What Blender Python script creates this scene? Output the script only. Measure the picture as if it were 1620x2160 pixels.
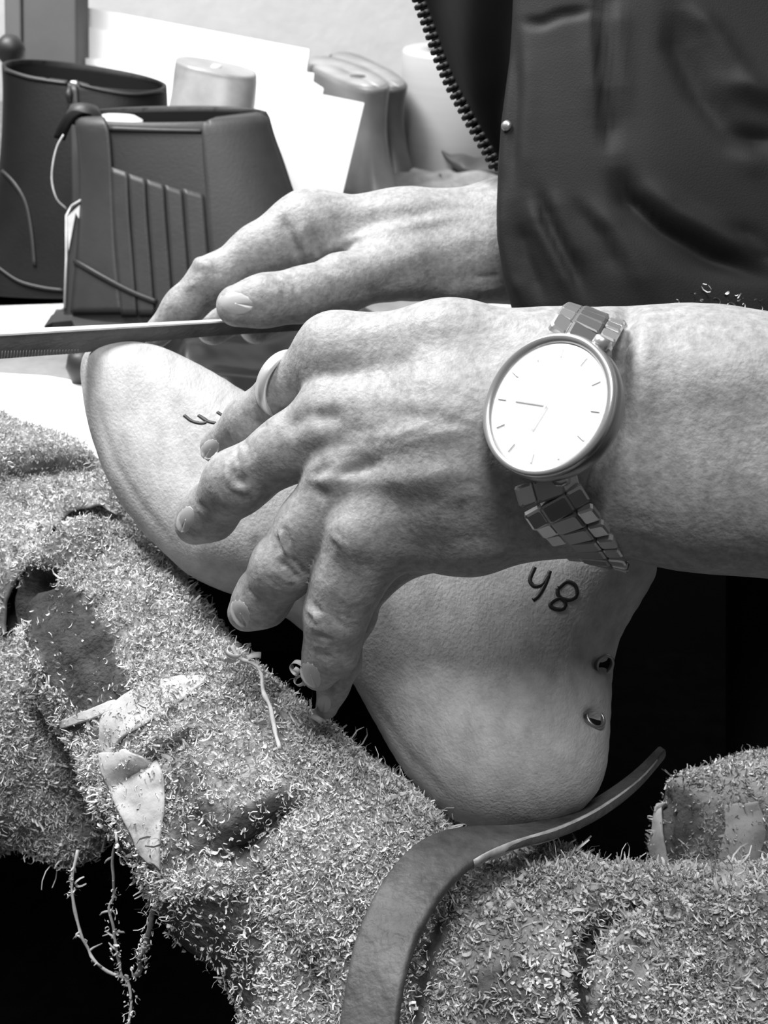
import bpy, math, random
import numpy as np
from mathutils import Vector, Matrix
from mathutils.bvhtree import BVHTree

random.seed(7)
rng = np.random.default_rng(11)
for o in list(bpy.data.objects):
    bpy.data.objects.remove(o)
scene = bpy.context.scene
COL = scene.collection

# ------------------------------------------------------------------ camera
F = 2600.0                       # focal length in pixels of the 1620x2160 frame
PITCH = math.radians(28)
CAM = np.array([0.0, 0.0, 1.10])
FW = np.array([0, math.cos(PITCH), -math.sin(PITCH)])
UP = np.array([0, math.sin(PITCH), math.cos(PITCH)])
RT = np.array([1.0, 0, 0])
cd = bpy.data.cameras.new('camera')
cam = bpy.data.objects.new('camera', cd)
COL.objects.link(cam)
cam.location = CAM
cam.rotation_euler = (math.radians(90) - PITCH, 0, 0)
cd.sensor_fit = 'VERTICAL'
cd.sensor_height = 36
cd.lens = 36 * F / 2160
cd.clip_start = 0.01
cd.dof.use_dof = True
cd.dof.focus_distance = 0.40
cd.dof.aperture_fstop = 26
scene.camera = cam

# ------------------------------------------------------------------ light
w = bpy.data.worlds.new('world')
scene.world = w
w.use_nodes = True
bg = w.node_tree.nodes['Background']
bg.inputs[0].default_value = (1, 1, 1, 1)
bg.inputs[1].default_value = 0.07

def area(name, loc, target, sx, sy, power):
    l = bpy.data.lights.new(name, 'AREA')
    l.shape = 'RECTANGLE'
    l.size = sx
    l.size_y = sy
    l.energy = power
    o = bpy.data.objects.new(name, l)
    COL.objects.link(o)
    o.location = loc
    d = Vector(target) - Vector(loc)
    o.rotation_euler = d.to_track_quat('-Z', 'Y').to_euler()
    return o
area('window_light', (-0.55, 0.88, 2.05), (0.0, 0.50, 0.85), 0.55, 0.5, 22)
area('front_fill', (0.0, -0.05, 2.25), (0.05, 0.40, 0.8), 0.45, 0.45, 10)  # added fill above the camera, brightens surfaces facing it
scene.view_settings.view_transform = 'Standard'
scene.view_settings.look = 'None'
scene.view_settings.exposure = 0.75
scene.view_settings.gamma = 1.0
scene.view_settings.use_curve_mapping = False

# ------------------------------------------------------------------ helpers
TABLE_Z = 0.83
def P(px, py, z):
    px, py, z = np.broadcast_arrays(np.asarray(px, float), np.asarray(py, float), np.asarray(z, float))
    a = (px - 810) / F
    b = -(py - 1080) / F
    return CAM + z[..., None] * (FW + a[..., None] * RT + b[..., None] * UP)
def T(px, py, h=0.0):
    """point on the horizontal plane h above the table seen at px, py"""
    d = FW + (px - 810) / F * RT - (py - 1080) / F * UP
    t = (TABLE_Z + h - CAM[2]) / d[2]
    return CAM + t * d
def proj(v):
    r = v - CAM
    z = r @ FW
    return 810 + F * (r @ RT) / z, 1080 - F * (r @ UP) / z, z

def tag(o, label=None, cat=None, group=None, kind=None):
    if label: o['label'] = label
    if cat: o['category'] = cat
    if group: o['group'] = group
    if kind: o['kind'] = kind
    return o
def empty(name, loc, label, cat, group=None):
    o = bpy.data.objects.new(name, None)
    o.empty_display_size = 0.02
    COL.objects.link(o)
    o.location = loc
    return tag(o, label, cat, group)
def mk(name, V, Fc, mat, parent=None, smooth=True, sub=0, attr=None):
    me = bpy.data.meshes.new(name)
    V = np.asarray(V, float)
    if parent is not None:
        pl = np.array(parent_world(parent))
        V = V - pl
    me.from_pydata([tuple(v) for v in V], [], [tuple(int(i) for i in f) for f in Fc])
    me.materials.append(mat)
    if smooth:
        me.polygons.foreach_set('use_smooth', [True] * len(me.polygons))
    if attr is not None:
        for an, av in attr.items():
            a = me.attributes.new(an, 'FLOAT', 'POINT')
            a.data.foreach_set('value', np.asarray(av, np.float32))
    me.update()
    o = bpy.data.objects.new(name, me)
    COL.objects.link(o)
    if parent is not None:
        o.parent = parent
    if sub:
        m = o.modifiers.new('sub', 'SUBSURF')
        m.levels = sub
        m.render_levels = sub
    return o
def parent_world(o):
    l = np.array(o.location)
    while o.parent is not None:
        o = o.parent
        l = l + np.array(o.location)
    return l
def fix_normals(o):
    import bmesh
    bm = bmesh.new()
    bm.from_mesh(o.data)
    bmesh.ops.recalc_face_normals(bm, faces=bm.faces)
    bm.to_mesh(o.data)
    bm.free()
    return o

def hash3(i, j, k, s):
    n = (i * 374761393 + j * 668265263 + k * 2147483647 + s * 1274126177) & 0xffffffff
    n = ((n ^ (n >> 13)) * 1274126177) & 0xffffffff
    n = n ^ (n >> 16)
    return (n & 0xffff) / 65535.0
def noise(v, scale, seed=0, octs=1):
    out = np.zeros(len(v))
    amp = 1.0
    tot = 0
    for o in range(octs):
        p = v * scale * 2 ** o + 100.3
        i = np.floor(p).astype(np.int64)
        f = p - i
        f = f * f * (3 - 2 * f)
        r = 0
        for a in (0, 1):
            for b in (0, 1):
                for c in (0, 1):
                    h = hash3(i[:, 0] + a, i[:, 1] + b, i[:, 2] + c, seed + o)
                    r = r + h * (f[:, 0] if a else 1 - f[:, 0]) * (f[:, 1] if b else 1 - f[:, 1]) * (f[:, 2] if c else 1 - f[:, 2])
        out += amp * (r * 2 - 1)
        tot += amp
        amp *= 0.5
    return out / tot

def resample(pts, n):
    pts = np.asarray(pts, float)
    d = np.r_[0, np.cumsum(np.linalg.norm(np.diff(pts[:, :2], axis=0), axis=1))]
    t = np.linspace(0, d[-1], n)
    return np.stack([np.interp(t, d, pts[:, k]) for k in range(pts.shape[1])], 1)
def crom(pts, n):
    """smooth Catmull-Rom resample"""
    pts = np.asarray(pts, float)
    m = len(pts)
    if m < 3: return resample(pts, n)
    ext = np.vstack([2 * pts[0] - pts[1], pts, 2 * pts[-1] - pts[-2]])
    out = []
    K = 12
    for i in range(m - 1):
        p0, p1, p2, p3 = ext[i:i + 4]
        for k in range(K):
            t = k / K
            out.append(0.5 * ((2 * p1) + (-p0 + p2) * t + (2 * p0 - 5 * p1 + 4 * p2 - p3) * t * t + (-p0 + 3 * p1 - 3 * p2 + p3) * t ** 3))
    out.append(pts[-1])
    return resample(np.array(out), n)

def seg_dist2d(px, py, poly, par=False):
    """distance in pixels to a polyline (and place along it, 0 to 1)"""
    best = np.full(len(px), 1e9)
    tt = np.zeros(len(px))
    n = len(poly) - 1
    for i, ((x0, y0), (x1, y1)) in enumerate(zip(poly[:-1], poly[1:])):
        dx, dy = x1 - x0, y1 - y0
        t = np.clip(((px - x0) * dx + (py - y0) * dy) / (dx * dx + dy * dy + 1e-9), 0, 1)
        q = np.hypot(px - x0 - t * dx, py - y0 - t * dy)
        tt = np.where(q < best, (i + t) / n, tt)
        best = np.minimum(best, q)
    return (best, tt) if par else best
def inpoly(px, py, poly):
    c = np.zeros(len(px), bool)
    n = len(poly)
    for i in range(n):
        x0, y0 = poly[i]
        x1, y1 = poly[(i + 1) % n]
        if y0 == y1: continue
        k = ((y0 > py) != (y1 > py)) & (px < (x1 - x0) * (py - y0) / (y1 - y0) + x0)
        c ^= k
    return c

# ---- implicit surfaces (surface nets) in camera-aligned metres ----
def c2l(px, py, z):
    return np.array([(px - 810) / F * z, -(py - 1080) / F * z, z])
def l2w(v):
    return CAM + v[:, :1] * RT + v[:, 1:2] * UP + v[:, 2:3] * FW
def outward(V, Q):
    vol = (np.cross(V[Q[:, 1]] - V[Q[:, 0]], V[Q[:, 2]] - V[Q[:, 0]]) * (V[Q[:, 0]] - V.mean(0))).sum()
    return Q[:, ::-1] if vol < 0 else Q
def smin(a, b, k):
    h = np.maximum(k - np.abs(a - b), 0) / k
    return np.minimum(a, b) - h * h * k * 0.25
class Grid:
    def __init__(s, lo, hi, h):
        s.h = h
        s.lo = np.array(lo)
        s.n = np.ceil((np.array(hi) - s.lo) / h).astype(int) + 1
        s.ax = [s.lo[i] + h * np.arange(s.n[i]) for i in range(3)]
        s.f = np.full(s.n, 1.0, np.float32)
    def box(s, lo, hi):
        a = np.clip(np.floor((np.array(lo) - s.lo) / s.h).astype(int), 0, s.n)
        b = np.clip(np.ceil((np.array(hi) - s.lo) / s.h).astype(int) + 1, 0, s.n)
        return tuple(slice(a[i], b[i]) for i in range(3))
    def coords(s, sl):
        return (s.ax[0][sl[0]][:, None, None], s.ax[1][sl[1]][None, :, None], s.ax[2][sl[2]][None, None, :])
    def capsule(s, fld, a, b, ra, rb, k, sub=False):
        pad = max(ra, rb) + 2.2 * k + 3 * s.h
        sl = s.box(np.minimum(a, b) - pad, np.maximum(a, b) + pad)
        X, Y, Z = s.coords(sl)
        d = b - a
        L2 = float(d @ d) + 1e-12
        t = np.clip(((X - a[0]) * d[0] + (Y - a[1]) * d[1] + (Z - a[2]) * d[2]) / L2, 0, 1)
        dist = np.sqrt((X - a[0] - t * d[0]) ** 2 + (Y - a[1] - t * d[1]) ** 2 + (Z - a[2] - t * d[2]) ** 2) - (ra + (rb - ra) * t)
        if sub:
            fld[sl] = -smin(-fld[sl], dist, k)
        else:
            fld[sl] = smin(fld[sl], dist.astype(np.float32), k)
    def chain(s, fld, pts, k, sub=False):
        q = [(c2l(x, y, z), r * z / F) for x, y, z, r in pts]
        if len(q) == 1: q = q * 2
        for (a, ra), (b, rb) in zip(q[:-1], q[1:]):
            s.capsule(fld, a, b, ra, rb, k, sub)
    def mesh(s, fld):
        return surface_nets(fld, s.lo, s.h)
def surface_nets(f, lo, h):
    ins = f < 0
    c = ins[:-1, :-1, :-1].astype(np.int8)
    cnt = np.zeros(c.shape, np.int8)
    for a in (0, 1):
        for b in (0, 1):
            for d in (0, 1):
                cnt += ins[a:ins.shape[0] - 1 + a, b:ins.shape[1] - 1 + b, d:ins.shape[2] - 1 + d]
    act = (cnt > 0) & (cnt < 8)
    I, J, K = np.nonzero(act)
    idx = np.full(act.shape, -1, np.int64)
    idx[I, J, K] = np.arange(len(I))
    acc = np.zeros((len(I), 3))
    num = np.zeros(len(I))
    cs = [(a, b, d) for a in (0, 1) for b in (0, 1) for d in (0, 1)]
    for p in cs:
        for axis in range(3):
            if p[axis]: continue
            q = list(p); q[axis] = 1
            v0 = f[I + p[0], J + p[1], K + p[2]]
            v1 = f[I + q[0], J + q[1], K + q[2]]
            m = (v0 < 0) != (v1 < 0)
            t = np.where(m, v0 / (v0 - v1 + 1e-20), 0)
            pos = np.tile(np.array(p, float), (len(I), 1))
            pos[:, axis] += t
            acc += pos * m[:, None]
            num += m
    V = acc / num[:, None] + np.stack([I, J, K], 1)
    V = V * h + lo
    faces = []
    for axis in range(3):
        s0 = [slice(1, -1)] * 3
        s0[axis] = slice(0, -1)
        s1 = list(s0); s1[axis] = slice(1, None)
        a = ins[tuple(s0)]; b = ins[tuple(s1)]
        m = a != b
        i, j, k = np.nonzero(m)
        o = [i, j, k]
        base = [o[t] + (0 if t == axis else 1) for t in range(3)]
        u, v = [(1, 2), (2, 0), (0, 1)][axis]
        def cell(du, dv):
            q = [x.copy() for x in base]
            q[u] -= du; q[v] -= dv
            ok = np.ones(len(q[0]), bool)
            return idx[np.clip(q[0], 0, idx.shape[0]-1), np.clip(q[1], 0, idx.shape[1]-1), np.clip(q[2], 0, idx.shape[2]-1)]
        Q = np.stack([cell(1, 1), cell(0, 1), cell(0, 0), cell(1, 0)], 1)
        flip = ~a[i, j, k]
        Q[flip] = Q[flip][:, ::-1]
        Q = Q[(Q >= 0).all(1)]
        faces.append(Q)
    Q = np.vstack(faces)
    vol = (np.cross(V[Q[:, 1]] - V[Q[:, 0]], V[Q[:, 2]] - V[Q[:, 0]]) * (V[Q[:, 0]] - V.mean(0))).sum()
    if vol < 0: Q = Q[:, ::-1]
    return V, Q
def vnormals(V, Q):
    Q = np.asarray(Q)
    n = np.cross(V[Q[:, 2]] - V[Q[:, 0]], V[Q[:, 3]] - V[Q[:, 1]])
    N = np.zeros_like(V)
    for k in range(4):
        np.add.at(N, Q[:, k], n)
    return N / (np.linalg.norm(N, axis=1)[:, None] + 1e-20)
def relax(V, Q, it=2, lam=0.5):
    Q = np.asarray(Q)
    for _ in range(it):
        A = np.zeros_like(V); c = np.zeros(len(V))
        for k in range(4):
            a, b = Q[:, k], Q[:, (k + 1) % 4]
            np.add.at(A, a, V[b]); np.add.at(c, a, 1)
            np.add.at(A, b, V[a]); np.add.at(c, b, 1)
        V = V + lam * (A / np.maximum(c, 1)[:, None] - V)
    return V
def sculpt(V, Q, strokes):
    """strokes: (polyline in pixels, half width px, height mm) pressed into the side that faces the viewer"""
    N = vnormals(V, Q)
    px, py, z = proj(V)
    view = (CAM - V)
    view /= np.linalg.norm(view, axis=1)[:, None]
    fac = np.clip(((N * view).sum(1) + 0.05) * 4, 0, 1)
    D = np.zeros(len(V))
    for st in strokes:
        poly, r, hgt = st[:3]
        d, tt = seg_dist2d(px, py, poly, True)
        wgt = np.exp(-(d / r) ** 2)
        L = sum(math.hypot(b[0] - a[0], b[1] - a[1]) for a, b in zip(poly[:-1], poly[1:]))
        if L > 3 * r:
            e = np.minimum(tt, 1 - tt) * L
            wgt = wgt * np.clip(0.15 + 0.85 * np.minimum(1, e / (0.22 * L)), 0, 1)
        if len(st) > 3:
            wgt = wgt * ((z > st[3]) & (z < st[4]))
        D += wgt * hgt * 0.001
    return V + N * (D * fac)[:, None]

class MB:
    def __init__(s): s.V = []; s.F = []; s.n = 0
    def add(s, V, Fc):
        s.V.append(np.asarray(V, float)); s.F += [tuple(i + s.n for i in f) for f in Fc]; s.n += len(V)
    def grid(s, G, closed_u=False, closed_v=False):
        n, m = G.shape[:2]
        Fc = []
        for i in range(n if closed_u else n - 1):
            for j in range(m if closed_v else m - 1):
                a, b = i, (i + 1) % n
                c, d = j, (j + 1) % m
                Fc.append((a * m + c, b * m + c, b * m + d, a * m + d))
        s.add(G.reshape(-1, 3), Fc)
    def slab(s, G, H):
        """closed solid between two grids"""
        n, m = G.shape[:2]
        V = np.vstack([G.reshape(-1, 3), H.reshape(-1, 3)])
        o = n * m
        Fc = []
        for i in range(n - 1):
            for j in range(m - 1):
                a, b, c, d = i * m + j, (i + 1) * m + j, (i + 1) * m + j + 1, i * m + j + 1
                Fc.append((a, b, c, d)); Fc.append((o + d, o + c, o + b, o + a))
        for i in range(n - 1):
            a, b = i * m, (i + 1) * m
            Fc.append((b, a, o + a, o + b))
            a, b = i * m + m - 1, (i + 1) * m + m - 1
            Fc.append((a, b, o + b, o + a))
        for j in range(m - 1):
            Fc.append((j, j + 1, o + j + 1, o + j))
            a = (n - 1) * m + j
            Fc.append((a + 1, a, o + a, o + a + 1))
        s.add(V, Fc)
    def tube(s, pts, r, n=10):
        pts = np.asarray(pts, float)
        r = np.broadcast_to(np.asarray(r, float), (len(pts),))
        tg = np.gradient(pts, axis=0)
        tg /= np.linalg.norm(tg, axis=1)[:, None] + 1e-12
        ref = np.array([0.3, 0.2, 1.0]) if abs(tg[0][2]) < 0.9 else np.array([1.0, 0, 0])
        u = np.cross(tg, ref); u /= np.linalg.norm(u, axis=1)[:, None] + 1e-12
        v = np.cross(tg, u)
        a = np.linspace(0, 2 * np.pi, n, endpoint=False)
        G = pts[:, None] + r[:, None, None] * (np.cos(a)[None, :, None] * u[:, None] + np.sin(a)[None, :, None] * v[:, None])
        m = len(pts)
        V = np.vstack([G.reshape(-1, 3), pts[:1], pts[-1:]])
        Fc = []
        for i in range(m - 1):
            for j in range(n):
                k = (j + 1) % n
                Fc.append((i * n + j, i * n + k, (i + 1) * n + k, (i + 1) * n + j))
        for j in range(n):
            k = (j + 1) % n
            Fc.append((m * n, k, j)); Fc.append((m * n + 1, (m - 1) * n + j, (m - 1) * n + k))
        s.add(V, Fc)
    def obox(s, c, ax, ay, az, bev=0.12):
        """box with chamfered outline, half vectors ax ay az"""
        c, ax, ay, az = map(np.asarray, (c, ax, ay, az))
        oct_ = [(-1 + bev, -1), (1 - bev, -1), (1, -1 + bev), (1, 1 - bev), (1 - bev, 1), (-1 + bev, 1), (-1, 1 - bev), (-1, -1 + bev)]
        rings = []
        for zz, sc in ((-1, 1 - bev), (-1 + bev * 1.5, 1), (1 - bev * 1.5, 1), (1, 1 - bev)):
            rings.append([c + ax * x * sc + ay * y * sc + az * zz for x, y in oct_])
        V = np.array(rings).reshape(-1, 3)
        Fc = [tuple(range(7, -1, -1)), tuple(24 + i for i in range(8))]
        for i in range(3):
            for j in range(8):
                k = (j + 1) % 8
                Fc.append((i * 8 + j, i * 8 + k, (i + 1) * 8 + k, (i + 1) * 8 + j))
        s.add(V, Fc)
    def prism(s, poly, off):
        """polygon of 3-D points extruded by the vector off"""
        A = np.asarray(poly, float)
        n = len(A)
        V = np.vstack([A, A + off])
        Fc = [tuple(range(n)), tuple(range(2 * n - 1, n - 1, -1))]
        for j in range(n):
            k = (j + 1) % n
            Fc.append((k, j, n + j, n + k))
        s.add(V, Fc)
    def lathe(s, c, u, v, axis, prof, n=48):
        """prof: (radius, height) list; u v axis unit vectors"""
        a = np.linspace(0, 2 * np.pi, n, endpoint=False)
        G = np.array([[np.asarray(c) + r * (math.cos(t) * u + math.sin(t) * v) + hh * axis for t in a] for r, hh in prof])
        s.grid(G, closed_v=True)
    def build(s, name, mat, parent=None, smooth=True, sub=0, fix=True):
        o = mk(name, np.vstack(s.V), s.F, mat, parent, smooth, sub)
        if fix: fix_normals(o)
        return o
def auto_sharp(o, ang=35):
    m = o.modifiers.new('edge', 'EDGE_SPLIT')
    m.split_angle = math.radians(ang)
    return o
def bvh_of(*meshes):
    V = []; Fc = []; n = 0
    for v, f in meshes:
        V.append(v); Fc += [tuple(int(i) + n for i in q) for q in f]; n += len(v)
    V = np.vstack(V)
    return BVHTree.FromPolygons([Vector(v) for v in V], Fc)
def hit(bvh, px, py):
    d = P(px, py, 1.0) - CAM
    d = Vector(d).normalized()
    loc, nor, i, dist = bvh.ray_cast(Vector(CAM), d)
    if loc is None: return None, None
    return np.array(loc), np.array(nor)
def drape(bvh, A, B, n, m, off, th, zexp=None, zdef=None, lim=None):
    """strip between pixel rails A and B laid on a surface: outer and inner grid"""
    A = crom(A, n); B = crom(B, n)
    G = np.zeros((n, m, 3)); N = np.zeros((n, m, 3)); zz = np.full((n, m), np.nan)
    for i in range(n):
        for j in range(m):
            q = A[i] + (B[i] - A[i]) * j / (m - 1)
            loc, nor = hit(bvh, q[0], q[1]) if bvh is not None else (None, None)
            if loc is not None:
                z = (loc - CAM) @ FW
                if lim is None or z < lim:
                    zz[i, j] = z
            if zexp is not None:
                ze = q[2]
                zz[i, j] = min(ze, zz[i, j]) if not np.isnan(zz[i, j]) else ze
            G[i, j, :2] = q[:2]
    if np.isnan(zz).any():
        med = np.nanmedian(zz) if not np.isnan(zz).all() else (zdef or 0.5)
        for _ in range(200):
            bad = np.isnan(zz)
            if not bad.any(): break
            pad = np.pad(zz, 1, constant_values=np.nan)
            st = np.stack([pad[:-2, 1:-1], pad[2:, 1:-1], pad[1:-1, :-2], pad[1:-1, 2:]])
            with np.errstate(all='ignore'):
                import warnings
                warnings.simplefilter('ignore')
                av = np.nanmean(st, 0)
            zz[bad] = av[bad]
    W = P(G[..., 0], G[..., 1], zz)
    du = np.gradient(W, axis=0); dv = np.gradient(W, axis=1)
    nn = np.cross(du, dv)
    nn /= np.linalg.norm(nn, axis=2)[..., None] + 1e-12
    flip = ((nn * (CAM - W)).sum(2) < 0)
    nn[flip] *= -1
    return W + nn * off, W + nn * (off - th)

# ------------------------------------------------------------------ materials
def mat(name, col, rough=0.6, metal=0.0, spec=0.5, var=0.0, vscale=60, bump=0.0, bscale=300, bdetail=4, coat=0.0, attr=None, acol=None, stretch=None, transm=0.0, sss=0.0):
    m = bpy.data.materials.new(name)
    m.use_nodes = True
    nt = m.node_tree
    b = nt.nodes['Principled BSDF']
    b.inputs['Roughness'].default_value = rough
    b.inputs['Metallic'].default_value = metal
    b.inputs['Specular IOR Level'].default_value = spec
    b.inputs['Coat Weight'].default_value = coat
    b.inputs['Transmission Weight'].default_value = transm
    if sss:
        b.inputs['Subsurface Weight'].default_value = sss
        b.inputs['Subsurface Radius'].default_value = (0.004, 0.004, 0.004)
        b.inputs['Subsurface Scale'].default_value = 1.0
    b.inputs['Base Color'].default_value = (col, col, col, 1)
    geo = nt.nodes.new('ShaderNodeNewGeometry')
    vec = geo.outputs['Position']
    if stretch:
        mp = nt.nodes.new('ShaderNodeMapping')
        mp.inputs['Rotation'].default_value = stretch[0]
        mp.inputs['Scale'].default_value = stretch[1]
        nt.links.new(vec, mp.inputs['Vector'])
        vec = mp.outputs['Vector']
    last = None
    if var:
        n = nt.nodes.new('ShaderNodeTexNoise')
        n.inputs['Scale'].default_value = vscale
        n.inputs['Detail'].default_value = 6
        n.inputs['Roughness'].default_value = 0.65
        nt.links.new(vec, n.inputs['Vector'])
        r = nt.nodes.new('ShaderNodeValToRGB')
        r.color_ramp.elements[0].position = 0.32
        r.color_ramp.elements[1].position = 0.68
        lo, hi = max(col * (1 - var), 0), min(col * (1 + var), 0.95)
        r.color_ramp.elements[0].color = (lo, lo, lo, 1)
        r.color_ramp.elements[1].color = (hi, hi, hi, 1)
        nt.links.new(n.outputs['Fac'], r.inputs['Fac'])
        last = r.outputs['Color']
    if attr:
        at = nt.nodes.new('ShaderNodeAttribute')
        at.attribute_name = attr
        mx = nt.nodes.new('ShaderNodeMix')
        mx.data_type = 'RGBA'
        nt.links.new(at.outputs['Fac'], mx.inputs['Factor'])
        if last is not None: nt.links.new(last, mx.inputs['A'])
        else: mx.inputs['A'].default_value = (col, col, col, 1)
        mx.inputs['B'].default_value = (acol, acol, acol, 1)
        last = mx.outputs['Result']
    if last is not None: nt.links.new(last, b.inputs['Base Color'])
    if bump:
        n2 = nt.nodes.new('ShaderNodeTexNoise')
        n2.inputs['Scale'].default_value = bscale
        n2.inputs['Detail'].default_value = bdetail
        nt.links.new(vec, n2.inputs['Vector'])
        bp = nt.nodes.new('ShaderNodeBump')
        bp.inputs['Strength'].default_value = 1.0
        bp.inputs['Distance'].default_value = bump
        nt.links.new(n2.outputs['Fac'], bp.inputs['Height'])
        nt.links.new(bp.outputs['Normal'], b.inputs['Normal'])
    return m
M = {}
M['wall'] = mat('wall_plaster', 0.68, 0.9, var=0.05, vscale=25, bump=0.001, bscale=60)
M['floor'] = mat('dark_floor', 0.008, 0.9, spec=0.1, var=0.4, vscale=30)
M['table'] = mat('table_top', 0.20, 0.6, var=0.25, vscale=30, bump=0.0008, bscale=120)
M['underside'] = mat('table_underside', 0.01, 0.9, spec=0.1)
M['paper'] = mat('white_paper', 0.93, 0.7, spec=0.3)
M['skin'] = mat('skin', 0.315, 0.50, spec=0.35, var=0.26, vscale=330, bump=0.00030, bscale=650, bdetail=8, attr='tone', acol=0.20, sss=0.15)
M['nail'] = mat('nail', 0.42, 0.30, spec=0.5, var=0.05, vscale=100)
M['last'] = mat('worn_last', 0.40, 0.50, spec=0.3, var=0.20, vscale=140, bump=0.00035, bscale=900, stretch=((0.3, 0.2, 0.75), (1, 0.4, 1)), attr='tone', acol=0.22)
M['hole'] = mat('hole_dark', 0.01, 0.8, spec=0.1)
M['holerim'] = mat('hole_rim', 0.35, 0.4, metal=1.0)
M['marker'] = mat('marker_ink', 0.012, 0.5)
M['lastpale'] = mat('pale_last', 0.30, 0.35, var=0.25, vscale=22)
M['lastgrey'] = mat('grey_last', 0.17, 0.40, var=0.2, vscale=20)
M['lastdark'] = mat('dark_last', 0.07, 0.45, var=0.25, vscale=25)
M['steel'] = mat('polished_steel', 0.60, 0.28, metal=0.75)
M['steelsat'] = mat('satin_steel', 0.34, 0.36, metal=0.8)
M['silver'] = mat('silver_ring', 0.80, 0.35, metal=0.55)
M['dial'] = mat('white_dial', 0.95, 0.35, coat=1.0)
M['dialmark'] = mat('dial_marks', 0.88, 0.5)
M['filesteel'] = mat('file_steel', 0.12, 0.5, var=0.6, vscale=50, bump=0.0003, bscale=900, stretch=((0, 0, 0), (0.25, 1, 1)))
M['filetop'] = mat('file_top', 0.55, 0.5, var=0.2, vscale=100)
M['boot'] = mat('dark_grey_leather', 0.033, 0.5, var=0.18, vscale=30, bump=0.0001, bscale=500, spec=0.4)
M['boot2'] = mat('dark_grey_leather_front', 0.022, 0.5, var=0.15, vscale=30, bump=0.0001, bscale=500, spec=0.4)
M['bootblack'] = mat('black_leather', 0.006, 0.5, var=0.3, vscale=25, bump=0.0001, bscale=500, spec=0.25)
M['bootin'] = mat('boot_lining_dark', 0.006, 0.8, spec=0.1)
M['lining'] = mat('pale_lining', 0.55, 0.7, var=0.2, vscale=60)
M['stitch'] = mat('thread', 0.28, 0.7)
M['jacket'] = mat('jacket_cloth', 0.010, 0.65, spec=0.25, var=0.25, vscale=12, bump=0.0001, bscale=1500)
M['jackblack'] = mat('black_lining', 0.004, 0.7, spec=0.15)
M['zip'] = mat('zip_teeth', 0.008, 0.5, spec=0.3)
M['leather'] = mat('worn_leather_strap', 0.070, 0.55, spec=0.3, var=0.65, vscale=38, bump=0.0008, bscale=300)
M['strapedge'] = mat('strap_cut_edge', 0.42, 0.8, var=0.3, vscale=200)
M['pad'] = mat('dusty_cloth', 0.05, 0.85, spec=0.2, var=0.5, vscale=120, bump=0.0012, bscale=500, attr='dust', acol=0.40)  # low dust value marks bare leather and painted fold shade
M['palecloth'] = mat('pale_cloth', 0.45, 0.8, var=0.2, vscale=50, bump=0.0006, bscale=200)
M['shave'] = mat('wood_shavings', 0.22, 0.75, spec=0.2, attr='tone', acol=0.93)
M['blackplastic'] = mat('black_gloss', 0.012, 0.25, spec=0.5, bump=0.002, bscale=40, bdetail=1)
M['darkbox'] = mat('dark_card', 0.055, 0.7, var=0.15, vscale=15)
M['darkbox2'] = mat('mid_card', 0.08, 0.7, var=0.1, vscale=15)
M['knob'] = mat('knob_black', 0.02, 0.5)
M['tape'] = mat('roll_white', 0.50, 0.6, var=0.04, vscale=40, stretch=((0, 0, 0), (0.2, 0.2, 5)))
M['scrap'] = mat('scrap_leather', 0.06, 0.6, var=0.3, vscale=40)
M['rag'] = mat('grey_rag', 0.22, 0.9, var=0.3, vscale=60, bump=0.003, bscale=80)

# ------------------------------------------------------------------ room
def plane_box(name, lo, hi, mt, kind='structure'):
    mb = MB()
    lo = np.array(lo, float); hi = np.array(hi, float)
    c = (lo + hi) / 2; h = (hi - lo) / 2
    mb.obox(c, [h[0], 0, 0], [0, h[1], 0], [0, 0, h[2]], 0.001)
    o = mb.build(name, mt, None, False)
    tag(o, kind=kind)
    return o
plane_box('floor', (-2.5, -1.5, -0.05), (2.5, 1.75, 0), M['floor'])
wb = plane_box('wall_back', (-2.5, 1.62, 0), (2.5, 1.72, 2.6), M['wall'])

tr = plane_box('shade_panel_1', (-2.5, 1.60, 0), (2.5, 1.62, 0.80), M['underside'])  # black panel added over the lower wall as under-table shade

# ---- table
tb = empty('work_table', (0, 1.05, 0), 'scuffed grey work table behind the hands, carrying the boots and shoe lasts', 'table')
m_ = MB(); m_.obox((-0.51, 1.09, TABLE_Z - 0.015), (0.70, 0, 0), (0, 0.515, 0), (0, 0, 0.015), 0.01); m_.build('tabletop', M['table'], tb, False)
m_ = MB(); m_.obox((-0.51, 1.09, TABLE_Z - 0.07), (0.66, 0, 0), (0, 0.46, 0), (0, 0, 0.04), 0.01); m_.build('apron_frame', M['underside'], tb, False)
for sx in (-1.12, 0.10):
    for sy in (0.66, 1.50):
        m_ = MB(); m_.obox((sx, sy, 0.37), (0.03, 0, 0), (0, 0.03, 0), (0, 0, 0.37), 0.05); m_.build('leg', M['underside'], tb, False)

# ------------------------------------------------------------------ shoe last in hand
OUT_LAST = [(173, 800), (176, 768), (192, 745), (222, 731), (262, 727), (300, 729), (345, 738), (400, 762), (465, 797), (535, 840), (650, 900),
            (800, 960), (960, 1010), (1120, 1060), (1260, 1100), (1360, 1150), (1385, 1200), (1362, 1250), (1338, 1290), (1315, 1330), (1300, 1370),
            (1291, 1430), (1288, 1500), (1284, 1570), (1276, 1630), (1250, 1685), (1205, 1722), (1150, 1746), (1080, 1756), (1015, 1750), (962, 1732),
            (905, 1690), (845, 1615), (795, 1530), (742, 1435), (700, 1385), (645, 1333), (600, 1300), (540, 1268), (470, 1245), (405, 1215),
            (350, 1172), (292, 1110), (242, 1040), (207, 960), (184, 880)]
LP0 = P(230, 850, 0.505); LP1 = P(1100, 1650, 0.432); LP2 = P(1300, 1250, 0.452)
LN = np.cross(LP1 - LP0, LP2 - LP0); LN /= np.linalg.norm(LN)
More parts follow.
